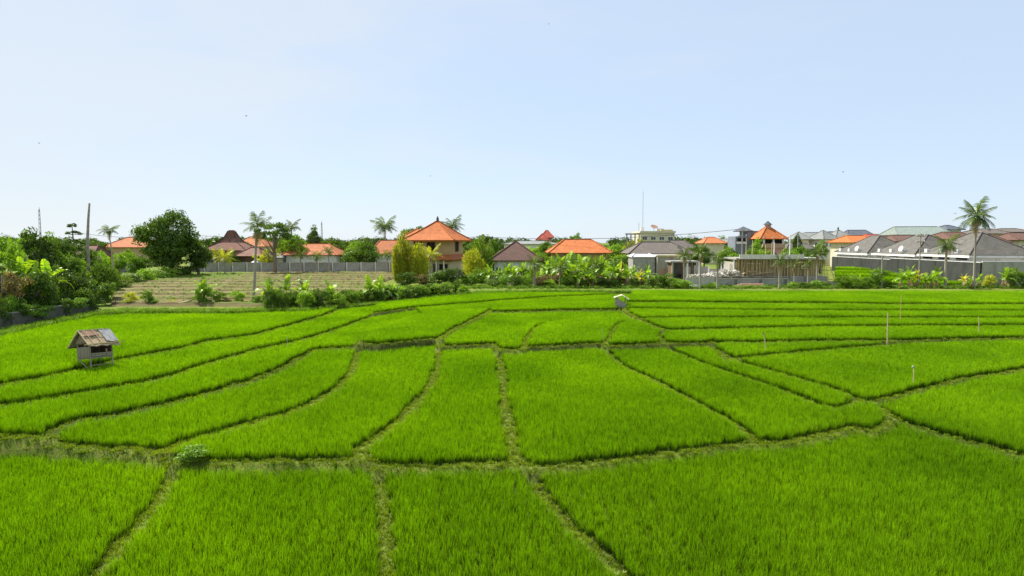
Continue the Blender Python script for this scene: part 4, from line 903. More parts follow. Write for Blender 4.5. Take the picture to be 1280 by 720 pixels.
for a in [('bright green tree right of the dark brown roof', 668, 118, 305, 24, 'mid', 'leaf_bright', .1), ('tree behind the gap between brown and orange roofs', 682, 125, 299, 28, 'mid', 'leaf_mid', .1), ('thin pale sparse tree behind the wide orange roof', 720, 160, 288, 22, 'airy', 'leaf_bright', .35),
          ('broad bright bush like tree right of the wide orange roof', 768, 118, 303, 42, 'mid', 'leaf_bright', .05), ('dark green tree close left of the white roofed shed', 783, 104, 318, 26, 'mid', 'leaf_dark', .05), ('tree behind right slope of the wide orange roof', 752, 130, 302, 28, 'mid', 'leaf_mid', .1),
          ('dark tree before the pink distant house', 676, 180, 296, 16, 'mid', 'leaf_dark', .1), ('yellowish tree left of the cream flat roofed building', 787, 140, 291, 18, 'airy', 'leaf_yellow', .1), ('yellow green tree climbing the cream flat roofed building', 800, 134, 292, 14, 'airy', 'leaf_yellow', .2),
          ('distant dark tree right behind the pink house', 700, 200, 298, 22, 'mid', 'leaf_dark', .1), ('distant dark tree left of the pink house', 650, 190, 300, 22, 'mid', 'leaf_dark', .1),
          ('green bushy tree behind the bananas below the orange roof\'s left', 696, 101, 318, 30, 'mid', 'leaf_mid', .02), ('green bushy tree behind the middle of the banana row', 722, 100, 322, 34, 'mid', 'leaf_dark', .02),
          ('green bushy tree behind the bananas below the orange roof\'s right', 750, 100, 320, 32, 'mid', 'leaf_mid', .02), ('bright tree left of the orange roof', 690, 116, 303, 22, 'mid', 'leaf_bright', .1), ('bright tree behind the field shelter above the bananas', 772, 106, 314, 32, 'mid', 'leaf_bright', .02)]:
    tree(*a[:7], low=a[7], group='trees around the central houses')
bpos = ['at the left end of the central banana row', 'before the right side of the green bamboo', 'left of the dark brown pyramid roof', 'below the left slope of the dark brown roof', 'below the peak of the dark brown roof', 'before the white wall of the brown roofed house', 'right of that white wall', 'above the white rubble at centre', 'left of the brown withered bananas', 'below the left end of the wide orange roof',
        'below the left hip of the wide orange roof', 'below the middle of the wide orange roof', 'left of the thickest part of the row', 'in the thickest part of the row', 'below the ridge end of the wide orange roof', 'with brown leaves below the right end of the orange roof', 'at the foot of the row near the tiny white sign of a shelter', 'straight behind the tiny field shelter', 'with bright yellow leaves behind the field shelter', 'right of the field shelter', 'leaning at the right part of the row', 'with yellow leaves near the right end', 'at the right end of the central banana row', 'below the white roofed shed']
bl_ = [(612, 330), (622, 335), (634, 330), (643, 333), (652, 328), (662, 331), (672, 333), (683, 327), (691, 322), (700, 318), (709, 317), (717, 319), (725, 317), (733, 322), (741, 318), (750, 321), (757, 327), (765, 324), (774, 328), (783, 331), (791, 330), (799, 337), (807, 341), (815, 345)]
for i, (px, tp) in enumerate(bl_):
    lf = 'banana_yellow' if i in (18, 21) else 'banana_leaf'
    banana('banana plant '+bpos[i], px, None, tp, lf, 9, 5 if 8 < i < 20 else 2, .6, Yd=((86.5 if i % 2 else 90)+random.uniform(-.8, .8)) if px > 706 else (92.6 if i % 3 else 89.5), group='banana plants of the central row')
k2 = ['left of the rubble', 'under the dark brown roof', 'beside the rubble', 'under the wide orange roof', 'in the middle', 'behind the shelter', 'near the shelter', 'by the shed']
for i, (px, tp, lf) in enumerate([(628, 345, 'leaf_mid'), (656, 344, 'leaf_dark'), (690, 342, 'leaf_brownish'), (708, 338, 'leaf_dark'), (728, 340, 'leaf_mid'), (748, 342, 'leaf_brownish'), (772, 344, 'leaf_bright'), (800, 347, 'leaf_bright')]):
    bush('undergrowth bush of the central banana row, '+k2[i], px, None, tp, 24, lf, Yd=88.5, group='undergrowth of the central row')
for i, (px, tp, lb) in enumerate([(700, 334, 'small dark palm at the left of the central row below the orange roof'), (668, 330, 'dark areca palm right of the white wall at centre'), (745, 330, 'dark palm in the right part of the central row')]):
    palm(lb, px, 86, tp, 17, n=11, dry=3, nuts=False, name='small_palm', tr=.13, up=1.1)
# pale rubble walls
wall_run('low pale broken stone wall under the central banana row', (X(612, 91.5, 0), 91.5), (X(716, 91.5, 0), 91.5), Z(347.5, 91.5), 'rubble', seg=2.4, post=False, cap='rubble', name='stone_wall', z0=0)

# ---- cream flat roofed building and its dishes
Yd = 150; s = 1/ppm(Yd); x = X(822, Yd); zr = Z(291, Yd)
t = thing('flat_roofed_building', (x, Yd+5, 0), 'cream flat roofed building with dishes on its roof right of centre', 'building')
wl = MB().box((0, 0, zr/2), (43*s, 9, zr)).build('wall', 'cream_paint', t); MB().box((0, 0, 0), (45*s, 9.6, .42)).build('parapet', 'cream_paint', t, loc=(0, 0, zr+.2))
for i in range(4): window(wl, -3+i*2, -4.53, zr-1.3, 1.1, .7)
mb = MB(); mb.tube([(0, 0, 0), (0, .15, .12), (0, .25, .38)], [.05, .5, .9], 12); mb.build('satellite_dish', 'rust', t, loc=(-.3, -2, zr+1.1), rot=(.9, 0, .3)); pole('dish_stand', 'steel', t, (-.3, -1.9, zr+.4), (-.3, -1.9, zr+1.1), .06)
bx('water_tank', 'plastic_white', t, (-3.1, -2, zr+.9), (.8, .8, .9)); bx('roof_box', 'tin', t, (1.2, -2, zr+.75), (1.6, 1, .6)); bx('yellow_band', 'bamboo_yellow', t, (2.2, -4.2, zr+.6), (2.8, .5, .3)); pole('antenna', 'steel', t, (-3.9, -2, zr), (-3.9, -2, zr+2.4), .05)
Yd = 140; x = X(790, Yd); t = thing('unfinished_frame', (x, Yd, 0), 'unfinished concrete frame with bare columns left of the cream building', 'building')
for i in range(4): pole('column', 'concrete', t, (-1.2+i*.9, 0, 0), (-1.2+i*.9, 0, Z(292, Yd)), .14, n=4)
bx('beam', 'concrete', t, (.15, 0, Z(292.5, Yd)), (3.4, .3, .3))
house('large grey brown roofed house below the cream flat roofed building', 827, 108, 84, 9, Z(317, 108), Z(303, 108)-Z(317, 108), 'roof_greybrown', 'cream_paint', ridge=5.2, wins=4)
house('grey brown roof adjoining on the right, partly behind', 851, 122, 44, 7, Z(312, 122), Z(300.5, 122)-Z(312, 122), 'roof_greybrown', 'cream_paint', ridge=2.8, wins=3)
house('white shed with flat white metal roof beside the central bananas', 805, 98, 30, 4, Z(321, 98), .35, 'tin', 'concrete', ridge=2.2, wins=0, over=.15, name='shed', cat='shed')
Yd = 97; t = thing('shop_shed', (X(836, Yd), Yd+2, 0), 'low grey shed with yellow fascia board and pinkish front', 'shed')
hh = Z(320, Yd); bx('wall', 'pale_render', t, (0, 0, hh/2), (3.4, 3.6, hh)); bx('fascia', 'bamboo_yellow', t, (0, -1.98, hh+.05), (3.5, .3, .22)); bx('roof', 'tin', t, (0, 0, hh+.1), (3.6, 4.2, .1)); bx('door', 'plank_pink', t, (-.9, -1.83, 1.0), (.9, .06, 2))
# ---- derelict kiosk
Yd = 93; t = thing('open_kiosk', (X(856, Yd), Yd+1.6, 0), 'small derelict grey kiosk with two dark openings behind young palms', 'hut'); hh = Z(328, Yd)
bx('back_wall', 'old_concrete', t, (0, 1.4, hh/2), (3.6, .15, hh)); bx('slab_roof', 'concrete', t, (0, 0, hh+.1), (4.2, 3.4, .2))
for i, xx in enumerate((-1.75, -.2, 1.1, 1.8)): bx('pillar', 'brown_wood' if i in (1, 2) else 'pale_render', t, (xx, -1.4, hh/2), (.22, .2, hh))
bx('side_wall', 'brown_wood', t, (-1.75, 0, hh/2), (.12, 2.6, hh)); bx('panel', 'pale_render', t, (.45, -1.2, hh*.4), (1.0, .1, hh*.8)); bx('counter', 'pale_render', t, (-1.0, -1.45, .35), (1.4, .3, .7))
wall_run('pale broken wall right of the derelict kiosk', (X(868, 94, 0), 94), (X(920, 94, 0), 94), Z(331, 94), 'pale_render', seg=2.2, post=True, pm='white_paint', z0=0, name='broken_wall', hs=(2.6, 1.5))

# ------------------------------------------------------------ building site
Yd = 90; xa, xb = X(862, Yd, 0), X(1036, Yd, 0); zG = Z(345.5, Yd); zD = Z(322.5, Yd); zT = Z(314, Yd)
t = thing('building_site', (xa, Yd, 0), 'unfinished concrete building shell propped up by many bamboo poles', 'building site')
bx('ground_slab', 'concrete', t, ((xb-xa)*.5, 3.2, zG/2), (xb-xa, 6, zG))
bx('ground_slab_edge', 'old_concrete', t, ((X(985, Yd)-xa)*.5, -.1, zG-.06), (X(985, Yd)-xa, .7, .14))
xs0, xs1, xs2 = X(921, Yd)-xa, X(1002, Yd)-xa, X(1035, Yd)-xa
bx('deck_slab', 'concrete', t, ((xs0+xs2)/2, 3.3, zD-.12), (xs2-xs0-.2, 5.4, .24)); bx('deck_edge_beam', 'pale_concrete', t, ((xs0+xs1)/2+.5, .52, zD+.16), (xs1-xs0, .16, .62)); bx('deck_edge_beam', 'pale_concrete', t, ((X(1024, Yd)+X(1035, Yd))/2-xa, .5, zD+.05), (1.3, .3, .55))
bx('back_wall', 'bamboo', t, ((xs0+xs2)/2, 2.9, (zG+zD)/2), (xs2-xs0-.6, .15, zD-zG)); bx('end_wall', 'pale_render', t, (xs0-.2, 2.5, (zG+zD)/2-.3), (.2, 4.5, zD-zG-.6))
k = 0; xx = xs0+.3
while xx < xs2:
    zb = zG; pole('prop', 'bamboo' if k % 3 else 'bamboo_yellow', t, (xx+random.uniform(-.12, .12), .7+random.uniform(0, .6), zb), (xx+random.uniform(-.05, .05), .8+random.uniform(0, .3), zD-.2), .055, n=5)
    if k % 2: pole('prop', 'bamboo', t, (xx+.12, 2.4, zb), (xx+.1, 2.4, zD-.2), .042, n=5)
    xx += random.uniform(.16, .34); k += 1
for a_, b_, z1 in ((xs0+1.6, xs0+3.7, .55), (xs0+1.6, xs0+3.7, .0), (xs0+5, xs0+8.5, .35), (xs0+8, xs2-1, .2)):
    zz = zG+(zD-zG)*(.25+z1*.8); pole('cross_rail', 'bamboo', t, (a_, .62, zz), (b_, .62, zz+random.uniform(-.08, .08)), .04, n=5)
for px in (862, 877, 889, 905, 917, 921): pole('column', 'white_paint', t, (X(px, Yd)-xa, 1.2, zG), (X(px, Yd)-xa, 1.2, zG+random.uniform(1.2, 2.4)), .11, n=4)
for px, tp in ((940, 298), (948, 300), (973, 303), (976, 303), (996, 293), (965, 306)): pole('rebar_column', 'white_paint' if px in (976, 996) else 'bamboo', t, (X(px, Yd)-xa, 2.5, zD), (X(px, Yd)-xa, 2.5, Z(tp, Yd+2.5)), .07 if px in (976, 996) else .045, n=5)
lad = thing('bamboo_ladder', (X(1036, 88.5), 88.5, 0), 'yellow bamboo ladder leaning at the right end of the building site', 'ladder', rz=R(15))
for sx in (0, .9): pole('rail', 'bamboo_yellow', lad, (sx*.6, -.8*sx, .4), (sx*.3-.5, .2, Z(322, 89)), .05, n=5)
for i in range(8): q = i/8; pole('rung', 'bamboo_yellow', lad, (-.5*q, .2*q, .4+q*3), (.54-.33*q-.3*q, -.7*(1-q)+.2*q, .4+q*3), .03, n=4)
Yr = 87.2; zR_ = Z(349, Yr)
wall_run('grey concrete retaining wall along the edge of the building site', (X(893, Yr, 0), Yr), (X(986, Yr, 0), Yr), zR_, 'concrete', seg=3.2, post=False, name='retaining_wall', z0=0, thick=.3)
wall_run('short grey low wall at the right end of the building site', (X(1020, Yr, 0), Yr), (X(1046, Yr, 0), Yr), Z(352, Yr), 'pale_render', seg=3, post=False, name='retaining_wall', z0=0)
wall_run('crumbling pinkish masonry left of the concrete retaining wall', (X(858, Yr, 0), Yr+.4), (X(893, Yr, 0), Yr), Z(348, Yr), 'rubble', seg=1.6, post=False, name='retaining_wall', z0=0, cap='rubble')
for i, (p0, p1, z0_, z1_, m, lb) in enumerate([(904, 916, 344, 348, 'white_paint', 'white board lying slanted on the building site slab'), (912, 934, 347, 341, 'bamboo', 'long plank propped on the building site slab'), (909, 922, 338, 346, 'bamboo', 'short plank fallen on the building site heap'), (940, 968, 343, 340, 'bamboo', 'pole lying under the propped deck')]):
    Yk = 89.2+.35*i; a_ = Vector((X(p0, Yk), Yk, Z(z0_, Yk))); b_ = Vector((X(p1, Yk), Yk+.5, Z(z1_, Yk))); d_ = b_-a_; c_ = (a_+b_)/2
    o = MB().box((0, 0, 0), (d_.length, .28, .06)).build('plank', m, None, loc=c_, rot=d_.to_track_quat('X', 'Z').to_euler()); tag(o, lb, 'plank', 'loose planks on the building site')
for i in range(3):
    Yk = 85.3+.25*i; o = bx('timber_board', 'plank_pink', None, ((X(920, Yk)+X(953, Yk))/2+.2*i, Yk, .18+.13*i), (X(953, Yk)-X(918, Yk)-.3*i, .3, .1), .02*i); tag(o, ['lowest', 'middle', 'topmost'][i]+' pinkish board stacked below the retaining wall', 'board', 'pink boards below the retaining wall')
mb = MB()
for i in range(240):
    q = random.random(); xx = X(860+62*q, 90); hh = .9*math.exp(-((q-.75)/.25)**2)+.25; s_ = random.uniform(.1, .4); mb.box((xx, 88.4+random.uniform(0, 2.2), zG+random.uniform(0, hh)), (s_, s_, s_*.6), Matrix.Rotation(random.uniform(0, 3), 3, 'Z') @ Matrix.Rotation(random.uniform(-.6, .6), 3, 'X'))
tag(mb.build('rubble_heap', 'rubble', None), 'pale heap of rubble on the left part of the building site', 'rubble', kind='stuff')
Yk = 84.6; mb = MB()
for i in range(7): mb.box((X(866, Yk)+random.uniform(-.55, .55), Yk+random.uniform(-.2, .2), .15+random.uniform(0, .15)), (random.uniform(.3, .7), .4, .25), Matrix.Rotation(random.uniform(0, 3), 3, 'Z'))
tag(mb.build('cement_bags', 'white_paint', None), 'small pile of white sacks at the paddy edge before the kiosk', 'sacks')
# young palms before the site
for px, b_, cp, rp, lb, dr_ in [(875, 360.5, 316, 20, 'young coconut palm with thin pale trunk right of the derelict kiosk', 7), (896.5, 360.5, 324, 18, 'young coconut palm left of the retaining wall', 2), (855, 358, 319, 19, 'bushy young palm in front of the derelict kiosk', 8), (974, 360.5, 326, 17, 'small palm with yellow dry skirt before the propped deck', 7), (993, 359, 330, 17, 'withered palm with mostly dry leaves before the propped deck', 11), (1021, 358, 317, 18, 'green young palm at the right part of the building site', 4), (1010, 357, 330, 12, 'small palm left of the green young palm', 6)]:
    palm(lb, px, DY(b_)-1.2, cp, rp*.82, n=11 if 'withered' not in lb else 6, dry=dr_, nuts=False, tr=.11, up=1.2, name='young_palm', group='young palms before the building site')
for px, b_, tp, wp, lf, lb in [(822, 362, 343, 26, 'leaf_dark', 'dark bush below the white shed'), (832, 362, 340, 22, 'leaf_mid', 'tall green bush before the shed with yellow fascia'), (845, 362, 346, 24, 'leaf_bright', 'bright bush below the derelict kiosk'), (855, 362, 350, 20, 'leaf_bright', 'bright low bush at the paddy edge before the kiosk'), (891, 362, 352, 14, 'leaf_bright', 'small weed bush before the pinkish masonry'),
        (936, 362, 356, 14, 'leaf_bright', 'low weed before the pink boards'), (992, 362, 352, 18, 'leaf_bright', 'bright weed bush at the end of the retaining wall'), (1005, 361, 352, 20, 'leaf_mid', 'low bush before the propped deck'), (1022, 362, 350, 24, 'leaf_mid', 'bush right of the low bush before the deck'), (1033, 366, 352, 12, 'leaf_dark', 'small dark shrub standing in the paddy edge'),
        (1052, 362, 344, 20, 'leaf_bright', 'bright bush left of the clump with pink flowers'), (1066, 362, 342, 26, 'leaf_bright', 'wide bright bush behind the paddy right of the site'), (1098, 362, 334, 26, 'leaf_mid', 'tall loose green bush left of the pale standing pole'), (1084, 362, 346, 18, 'leaf_mid', 'low bush left of the tall loose one'), (1110, 362, 350, 18, 'leaf_mid', 'low bush right of the pale standing pole'),
        (1237, 362, 343, 18, 'leaf_yellow', 'yellow green bush before the pale side wall'), (1265, 361, 334, 26, 'leaf_bright', 'big bright bush before the right end of the pale wall'), (1280, 361, 340, 22, 'leaf_mid', 'bush at the right edge of the photo')]:
    bush(lb, px, b_, tp, wp, lf, Yd=83.6+random.uniform(0, 1.2), group='bushes along the far paddy edge')
for i, (px, tp) in enumerate([(1060, 343), (1072, 345), (1126, 340), (1136, 334), (1146, 338), (1156, 343), (1164, 341), (1171, 335), (1205, 342), (1214, 346), (1223, 344), (1256, 337)]):
    banana('banana plant '+['left of the bright bushes right of the site', 'among the bright bushes right of the site', 'at the left end of the right banana group', 'tallest at the left of the right banana group', 'before the utility pole', 'right of the utility pole', 'between utility pole and the short palm', 'with one upright leaf just left of the short palm trunk', 'left of the tall palm\'s trunk', 'touching the left of the tall palm\'s trunk', 'right of the tall palm\'s trunk', 'beside the big bright bush at the right'][i], px, None, tp, 'banana_yellow' if i in (4, 8) else 'banana_leaf', 9, 3, .7, Yd=84+random.uniform(0, 1), group='banana plants of the right hand group')
palm('short coconut palm with pale trunk before the grey roofed villas', 1181.5, 84, 305, 19, n=15, dry=4, tr=.16, down=.6, up=.9)
palm('tall coconut palm at right before the villa corner', 1217, 83.6, 270, 27, n=20, dry=9, tr=.125, down=.75, up=1.25)
t = tag(pole('standing_pole', 'palm_bark', None, (X(1103, 84), 84, 0), (X(1102, 84), 84, Z(320, 84)), .1, .08), 'pale bare pole standing right of the tall loose bush', 'pole')
# ------------------------------------------------------------ villas and their long wall
C1 = (X(1225, 87, 0), 87.0); zc = .0; C0 = (X(1040, 136, 0), 136.0); C2 = (C1[0]+31, 92.0); ZT = 3.35
wall_run('long dark mossy wall of the grey roofed villas running away to the left', C0, C1, 3, 'dark_render', seg=26, post=False, name='villa_wall', z0=0, hs=(ZT-.45, ZT), zs=(0, 0), cap='white_paint', thick=.2)
wall_run('pale rendered side wall right of the dark villa wall', (C1[0]+.12, C1[1]), C2, ZT, 'pale_render', seg=17, post=False, name='villa_wall', z0=0, cap='white_paint', thick=.2)
def along(a, b, q): return (a[0]+(b[0]-a[0])*q, a[1]+(b[1]-a[1])*q)
def villa(label, q0, q1, A_, B_, dm, zE, zR, ridge=None, inset=.5, units=3, dish=False, wallm='white_paint', win=3):
    a, b_ = along(A_, B_, q0), along(A_, B_, q1); d = Vector((b_[0]-a[0], b_[1]-a[1], 0)); w = d.length; ang = math.atan2(d.y, d.x); nrm = Vector((-math.sin(ang), math.cos(ang), 0))
    c = Vector(((a[0]+b_[0])/2, (a[1]+b_[1])/2, 0))+nrm*(dm/2+inset); t = thing('villa', c, label, 'villa', 'grey roofed villas', ang)
    wl = MB().box((0, 0, zE/2), (w-.6, dm-.6, zE)).build('wall', wallm, t)
    for i in range(win): window(wl, -w/2+w*(i+.5)/win, -dm/2+.27, ZT+.33, w/win*.62, .42, m='white_paint', glass='opening_shade', bars=0)  # panes coloured for the shade of the gaps below the eaves
    MB().box((0, 0, zE-.02), (w+.35, dm+.35, .34)).build('fascia', 'white_paint', t)
    mb = MB(); hip_mesh(mb, w, dm, zR-zE, .12, ridge, z=zE+.22, flare=.2); rf = mb.build('roof', 'roof_villa', t); ridges(rf, 'roof_villa', w, dm, zR-zE, .12, ridge, zE+.22, .09, flare=.2)
    for i in range(units): bx('air_conditioner', 'plastic_white', t, (-w*.38+w*.3*i+random.uniform(-.2, .2), -dm/2+.4, zE+.62), (.75, .4, .72))
    if dish:
        pole('dish_mount', 'steel', t, (w*.2, -dm/2+.6, zE+.3), (w*.2, -dm/2+.4, zE+.9), .05); MB().tube([(0, 0, 0), (0, 0, .12), (0, 0, .3)], [.05, .3, .5], 14).build('satellite_dish', 'plastic_white', t, loc=(w*.2, -dm/2+.15, zE+1.0), rot=(1.2, 0, .2))
    return t
villa('grey hip roofed villa farthest left behind the dark wall, right of the building site', .0, .30, C0, C1, 9.5, 3.75, 7.1, ridge=3.6, dish=True)
villa('grey hip roofed villa second from the left, with white dish', .34, .64, C0, C1, 9.5, 3.85, 7.05, ridge=4, dish=True)
villa('grey hip roofed villa at the corner behind the two palms', .66, .93, C0, C1, 9.5, 4.0, 7.2, ridge=2.5, units=3)
villa('grey hip roofed villa at the far right with white dish', .44, 1.0, C1, C2, 10, 4.0, 7.4, ridge=5, inset=.6, units=2, dish=True)
# terraces of rice behind the banana group (seen between plants and the villa wall)
def strip(px0, px1, py, z, dy): return [(X(px0, DY(py), z), DY(py)), (X(px1, DY(py), z), DY(py))]
Pn = []
for j, (Ya, Yb, zz) in enumerate([(87, 93, .08), (93.4, 100, .25), (100.5, 108, .45), (108.6, 116, .62), (116.5, 126, .8)]):
    xa_ = X(1044, Ya, 0); fr_ = (Ya-C1[1])/(C0[1]-C1[1]); xb_ = C1[0]+(C0[0]-C1[0])*fr_-.5; fb_ = (Yb-C1[1])/(C0[1]-C1[1]); xc_ = C1[0]+(C0[0]-C1[0])*fb_-.5
    mb = MB(); mb.add([(xa_, Ya, -.1), (xb_, Ya, -.1), (xb_, Ya, zz), (xa_, Ya, zz), (X(1044, Yb, 0), Yb, zz), (xc_, Yb, zz), (X(1044, Yb, 0), Yb, -.1)], [(0, 1, 2, 3), (3, 2, 5, 4), (0, 3, 4, 6)]); tag(mb.build('back_terrace', 'bank_soil_plain', None), kind='structure') if False else None
    n_ = int((xb_-xa_)*(Yb-Ya)*9); U = rng.uniform(0, 1, n_); V_ = rng.uniform(0, 1, n_); yy = Ya+.2+(Yb-Ya-.4)*V_; xl = xa_+(X(1044, Yb, 0)-xa_)*V_; xr = xb_+(xc_-xb_)*V_
    Pn.append((np.stack([xl+(xr-xl)*U, yy, np.full(n_, zz)], 1), (xa_, xb_, xc_, Ya, Yb, zz)))
mat('terrace_soil', (.10, .12, .02), (.07, .09, .015), scale=2)
for _, (xa_, xb_, xc_, Ya, Yb, zz) in Pn:
    xd_ = X(1044, Yb, 0); mb = MB(); mb.add([(xa_, Ya, -.1), (xb_, Ya, -.1), (xb_, Ya, zz), (xa_, Ya, zz), (xd_, Yb, zz), (xc_, Yb, zz), (xd_, Yb, -.1), (xc_, Yb, -.1)], [(0, 1, 2, 3), (3, 2, 5, 4), (0, 3, 4, 6), (1, 7, 5, 2)]); tag(mb.build('terrace_step', 'terrace_soil', None), kind='structure')
P = np.concatenate([p for p, _ in Pn]); nP = len(P)
scatter('far_rice', P, rng.uniform(.9, 1.3, nP), rng.uniform(0, 6.28, nP), rng.integers(0, 2, nP), [m_.copy() for m_ in rice_far[:2]], 'rice_leaf', 'small bright green paddies behind the bananas and before the dark villa wall', 'rice')
# utility poles and cables
def upole(label, px, Yd, top, arms=1, m='concrete', r=.13, w_=1.0, z0=0.0):
    x = X(px, Yd); zt = Z(top, Yd); t = thing('utility_pole', (x, Yd, z0), label, 'utility pole'); pole('post', m, t, (0, 0, 0), (0, 0, zt), r, r*.7, 8)
    for i in range(arms):
        bx('crossarm', 'wood_grey', t, (0, 0, zt-.35-.8*i), (w_*1.6, .1, .12))
        for sx in (-.7, 0, .7): MB().tube([(sx*w_, 0, zt-.28-.8*i), (sx*w_, 0, zt-.1-.8*i)], .05, 5).build('insulator', 'plastic_white', t)
    return (x, Yd, zt)
u1 = upole('concrete utility pole before the grey tower house', 927, 104, 286, 2, w_=.9); upole('utility pole with crossarm between the villas', 1149, 88, 292, 2, m='palm_bark', r=.1, w_=.8)
upole('pale thin utility pole in front of the conical tree', 996.5, 118, 292, 0)
def cable(label, a, b_, sag, r=.035):
    pts = []
    for i in range(25): q = i/24; p = Vector(a).lerp(Vector(b_), q); p.z -= sag*4*q*(1-q); pts.append(p)
    tag(MB().tube(pts, r, 4).build('power_cable', 'cable_black', None), label, 'cable')
Yc = 112; cable('thin power cable crossing the sky from the grey tower house to the left', u1, (X(600, Yc), Yc, Z(296, Yc)), .9); cable('thin power cable crossing behind the two storey house to the big round tree', (X(600, Yc), Yc, Z(296, Yc)), (X(245, 130), 130, Z(294, 130)), .8)
cable('thin power cable at the far left, leaving the big round tree', (X(182, 130), 130, Z(297, 130)), (X(100, 130), 130, Z(291, 130)), .3)
# ------------------------------------------------------------ houses beyond, right of centre
house('small orange roofed house beyond the young palms', 893, 175, 30, 7, Z(304, 175), Z(298, 175)-Z(304, 175)+.3, 'roof_orange_pale', 'cream_paint', wins=3, ridge=2)
house('small red roof far behind between cream building and orange roof', 872, 230, 24, 7, Z(303, 230), 1.6, 'roof_brown', 'cream_paint', wins=2)
Yd = 140; s = 1/ppm(Yd); t = thing('grey_tower_house', (X(934, Yd), Yd+3, 0), 'narrow dark blue grey tower like house behind the concrete utility pole', 'house'); zt = Z(292, Yd)
bx('wall', 'blue_grey_wall', t, (-1.2, 0, zt/2-.3), (2.6, 5, zt-.6)); bx('wall', 'blue_grey_wall', t, (1.3, 0, zt/2+.3), (2.4, 5, zt+.6)); bx('side_wing', 'concrete', t, (4.0, .5, zt/2-.2), (2.9, 5, zt-.4))
mb = MB(); hip_mesh(mb, 2.4, 5, 1.0, .15, .2, z=zt+.62); mb.build('roof', 'roof_slate', t); o = bx('balcony', 'opening_shade', t, (-1.2, -2.55, zt-1.4), (1.8, .12, .9)); bx('railing', 'plastic_white', t, (-1.2, -2.75, zt-2.0), (2.2, .08, .5))  # balcony recess is a flat panel coloured for its shade
t, w_ = house('open upper pavilion with bright orange pyramid roof topped by a small tower', 965, 135, 35, 5.4, Z(298.5, 135), Z(286.5, 135)-Z(298.5, 135)+.6, 'roof_orange', 'opening_shade', wins=0, ridge=.5, over=.9, cap='roof_orange', name='pavilion')  # solid core coloured for the shade of the open floor
Yd = 135; zl = Z(303, Yd); bx('balcony', 'plank_pink', t, (0, -3.3, zl-.7), (w_+.6, .5, .9)); [bx('column', 'white_paint', t, (xx, -3.2, (zl+Z(298.5, Yd))/2), (.35, .3, 1.5)) for xx in (-2, 0, 2)]; bx('lower_wall', 'pink_wall', t, (0, -.1, zl/2-.5), (w_+.3, 6.3, zl-1))
zq = Z(287, Yd); bx('cupola', 'pink_wall', t, (0, 0, zq+.4), (1.0, 1.0, 1.5)); MB().tube([(0, 0, zq+1.1), (0, 0, zq+1.5), (0, 0, zq+1.9)], [1.05, .5, .05], 4).build('cupola_roof', 'roof_slate', t)
for lb, px, Yd, wp, dm, ez, tz, rf, wm, rd in [
    ('silver grey pyramid roof right of the orange pavilion', 1005, 170, 22, 7, 299, 290, 'roof_silver', 'cream_paint', .3), ('silver grey long hip roof beyond the left villa', 1025, 175, 34, 9, 298, 290.5, 'roof_silver', 'white_paint', 4.5), ('pale grey pointed roof behind the left villa', 1036, 168, 24, 7, 299, 288, 'roof_silver', 'white_paint', .3),
    ('pale grey pyramid roof with finial right of the pointed one', 1056, 172, 24, 8, 297, 287.5, 'roof_silver', 'white_paint', .3), ('dark slate roof above the bright orange one', 1080, 185, 34, 9, 296, 287.5, 'roof_slate', 'cream_paint', 5), ('bright orange roof rising between the first two villas', 1080, 150, 40, 9, 303, 294.5, 'roof_orange', 'cream_paint', 4.5),
    ('long dull red roof right of the bright orange one', 1106, 160, 44, 8, 300, 293, 'roof_red', 'cream_paint', 6), ('small bright red roof with finial beyond the second villa', 1119, 180, 14, 5, 296, 291, 'roof_red', 'cream_paint', .6),
    ('large grey green roof with white wall beyond the villas', 1161, 150, 66, 11, 293.5, 283, 'roof_greygreen', 'white_paint', 9.5), ('dark brown roof behind the second villa', 1143, 128, 46, 8, 301.5, 294, 'roof_brown', 'cream_paint', 5), ('dark brown roof behind the corner villa', 1203, 135, 44, 8, 299, 290, 'roof_brown', 'cream_paint', 4),
    ('small dark roof left of the tall palm\'s crown', 1192, 165, 22, 6, 287, 281.5, 'roof_slate', 'white_paint', 1.2), ('grey brown roof right behind the tall palm', 1246, 160, 40, 9, 292, 286, 'roof_greybrown', 'cream_paint', 4.5), ('dull roof with greenery at the far right', 1275, 165, 34, 9, 290, 285.5, 'roof_greybrown', 'cream_paint', 4),
    ('red brown roof in front of the right villa', 1245, 122, 30, 6, 303, 293, 'roof_brown', 'cream_paint', 2), ('small grey villa roof right of the conical tree', 1003, 140, 36, 7, 311, 303, 'roof_villa', 'white_paint', 2.5), ('small dark roof between silver roofs', 1045, 200, 16, 6, 293, 289.5, 'roof_slate', 'cream_paint', 2),
    ('pale low house left of the grey tower house', 912, 190, 26, 7, 303, 299, 'roof_silver', 'white_paint', 3), ('brown roof behind the rightmost villa', 1290, 130, 40, 8, 300, 291, 'roof_brown', 'cream_paint', 4)]:
    house(lb, px, Yd, wp, dm, Z(ez, Yd), Z(tz, Yd)-Z(ez, Yd), rf, wm, ridge=rd, wins=3, finial='finial' in lb, win_h=1.0, sill=max(.9, Z(ez, Yd)-2.0), rz=R(random.uniform(-12, 12)))
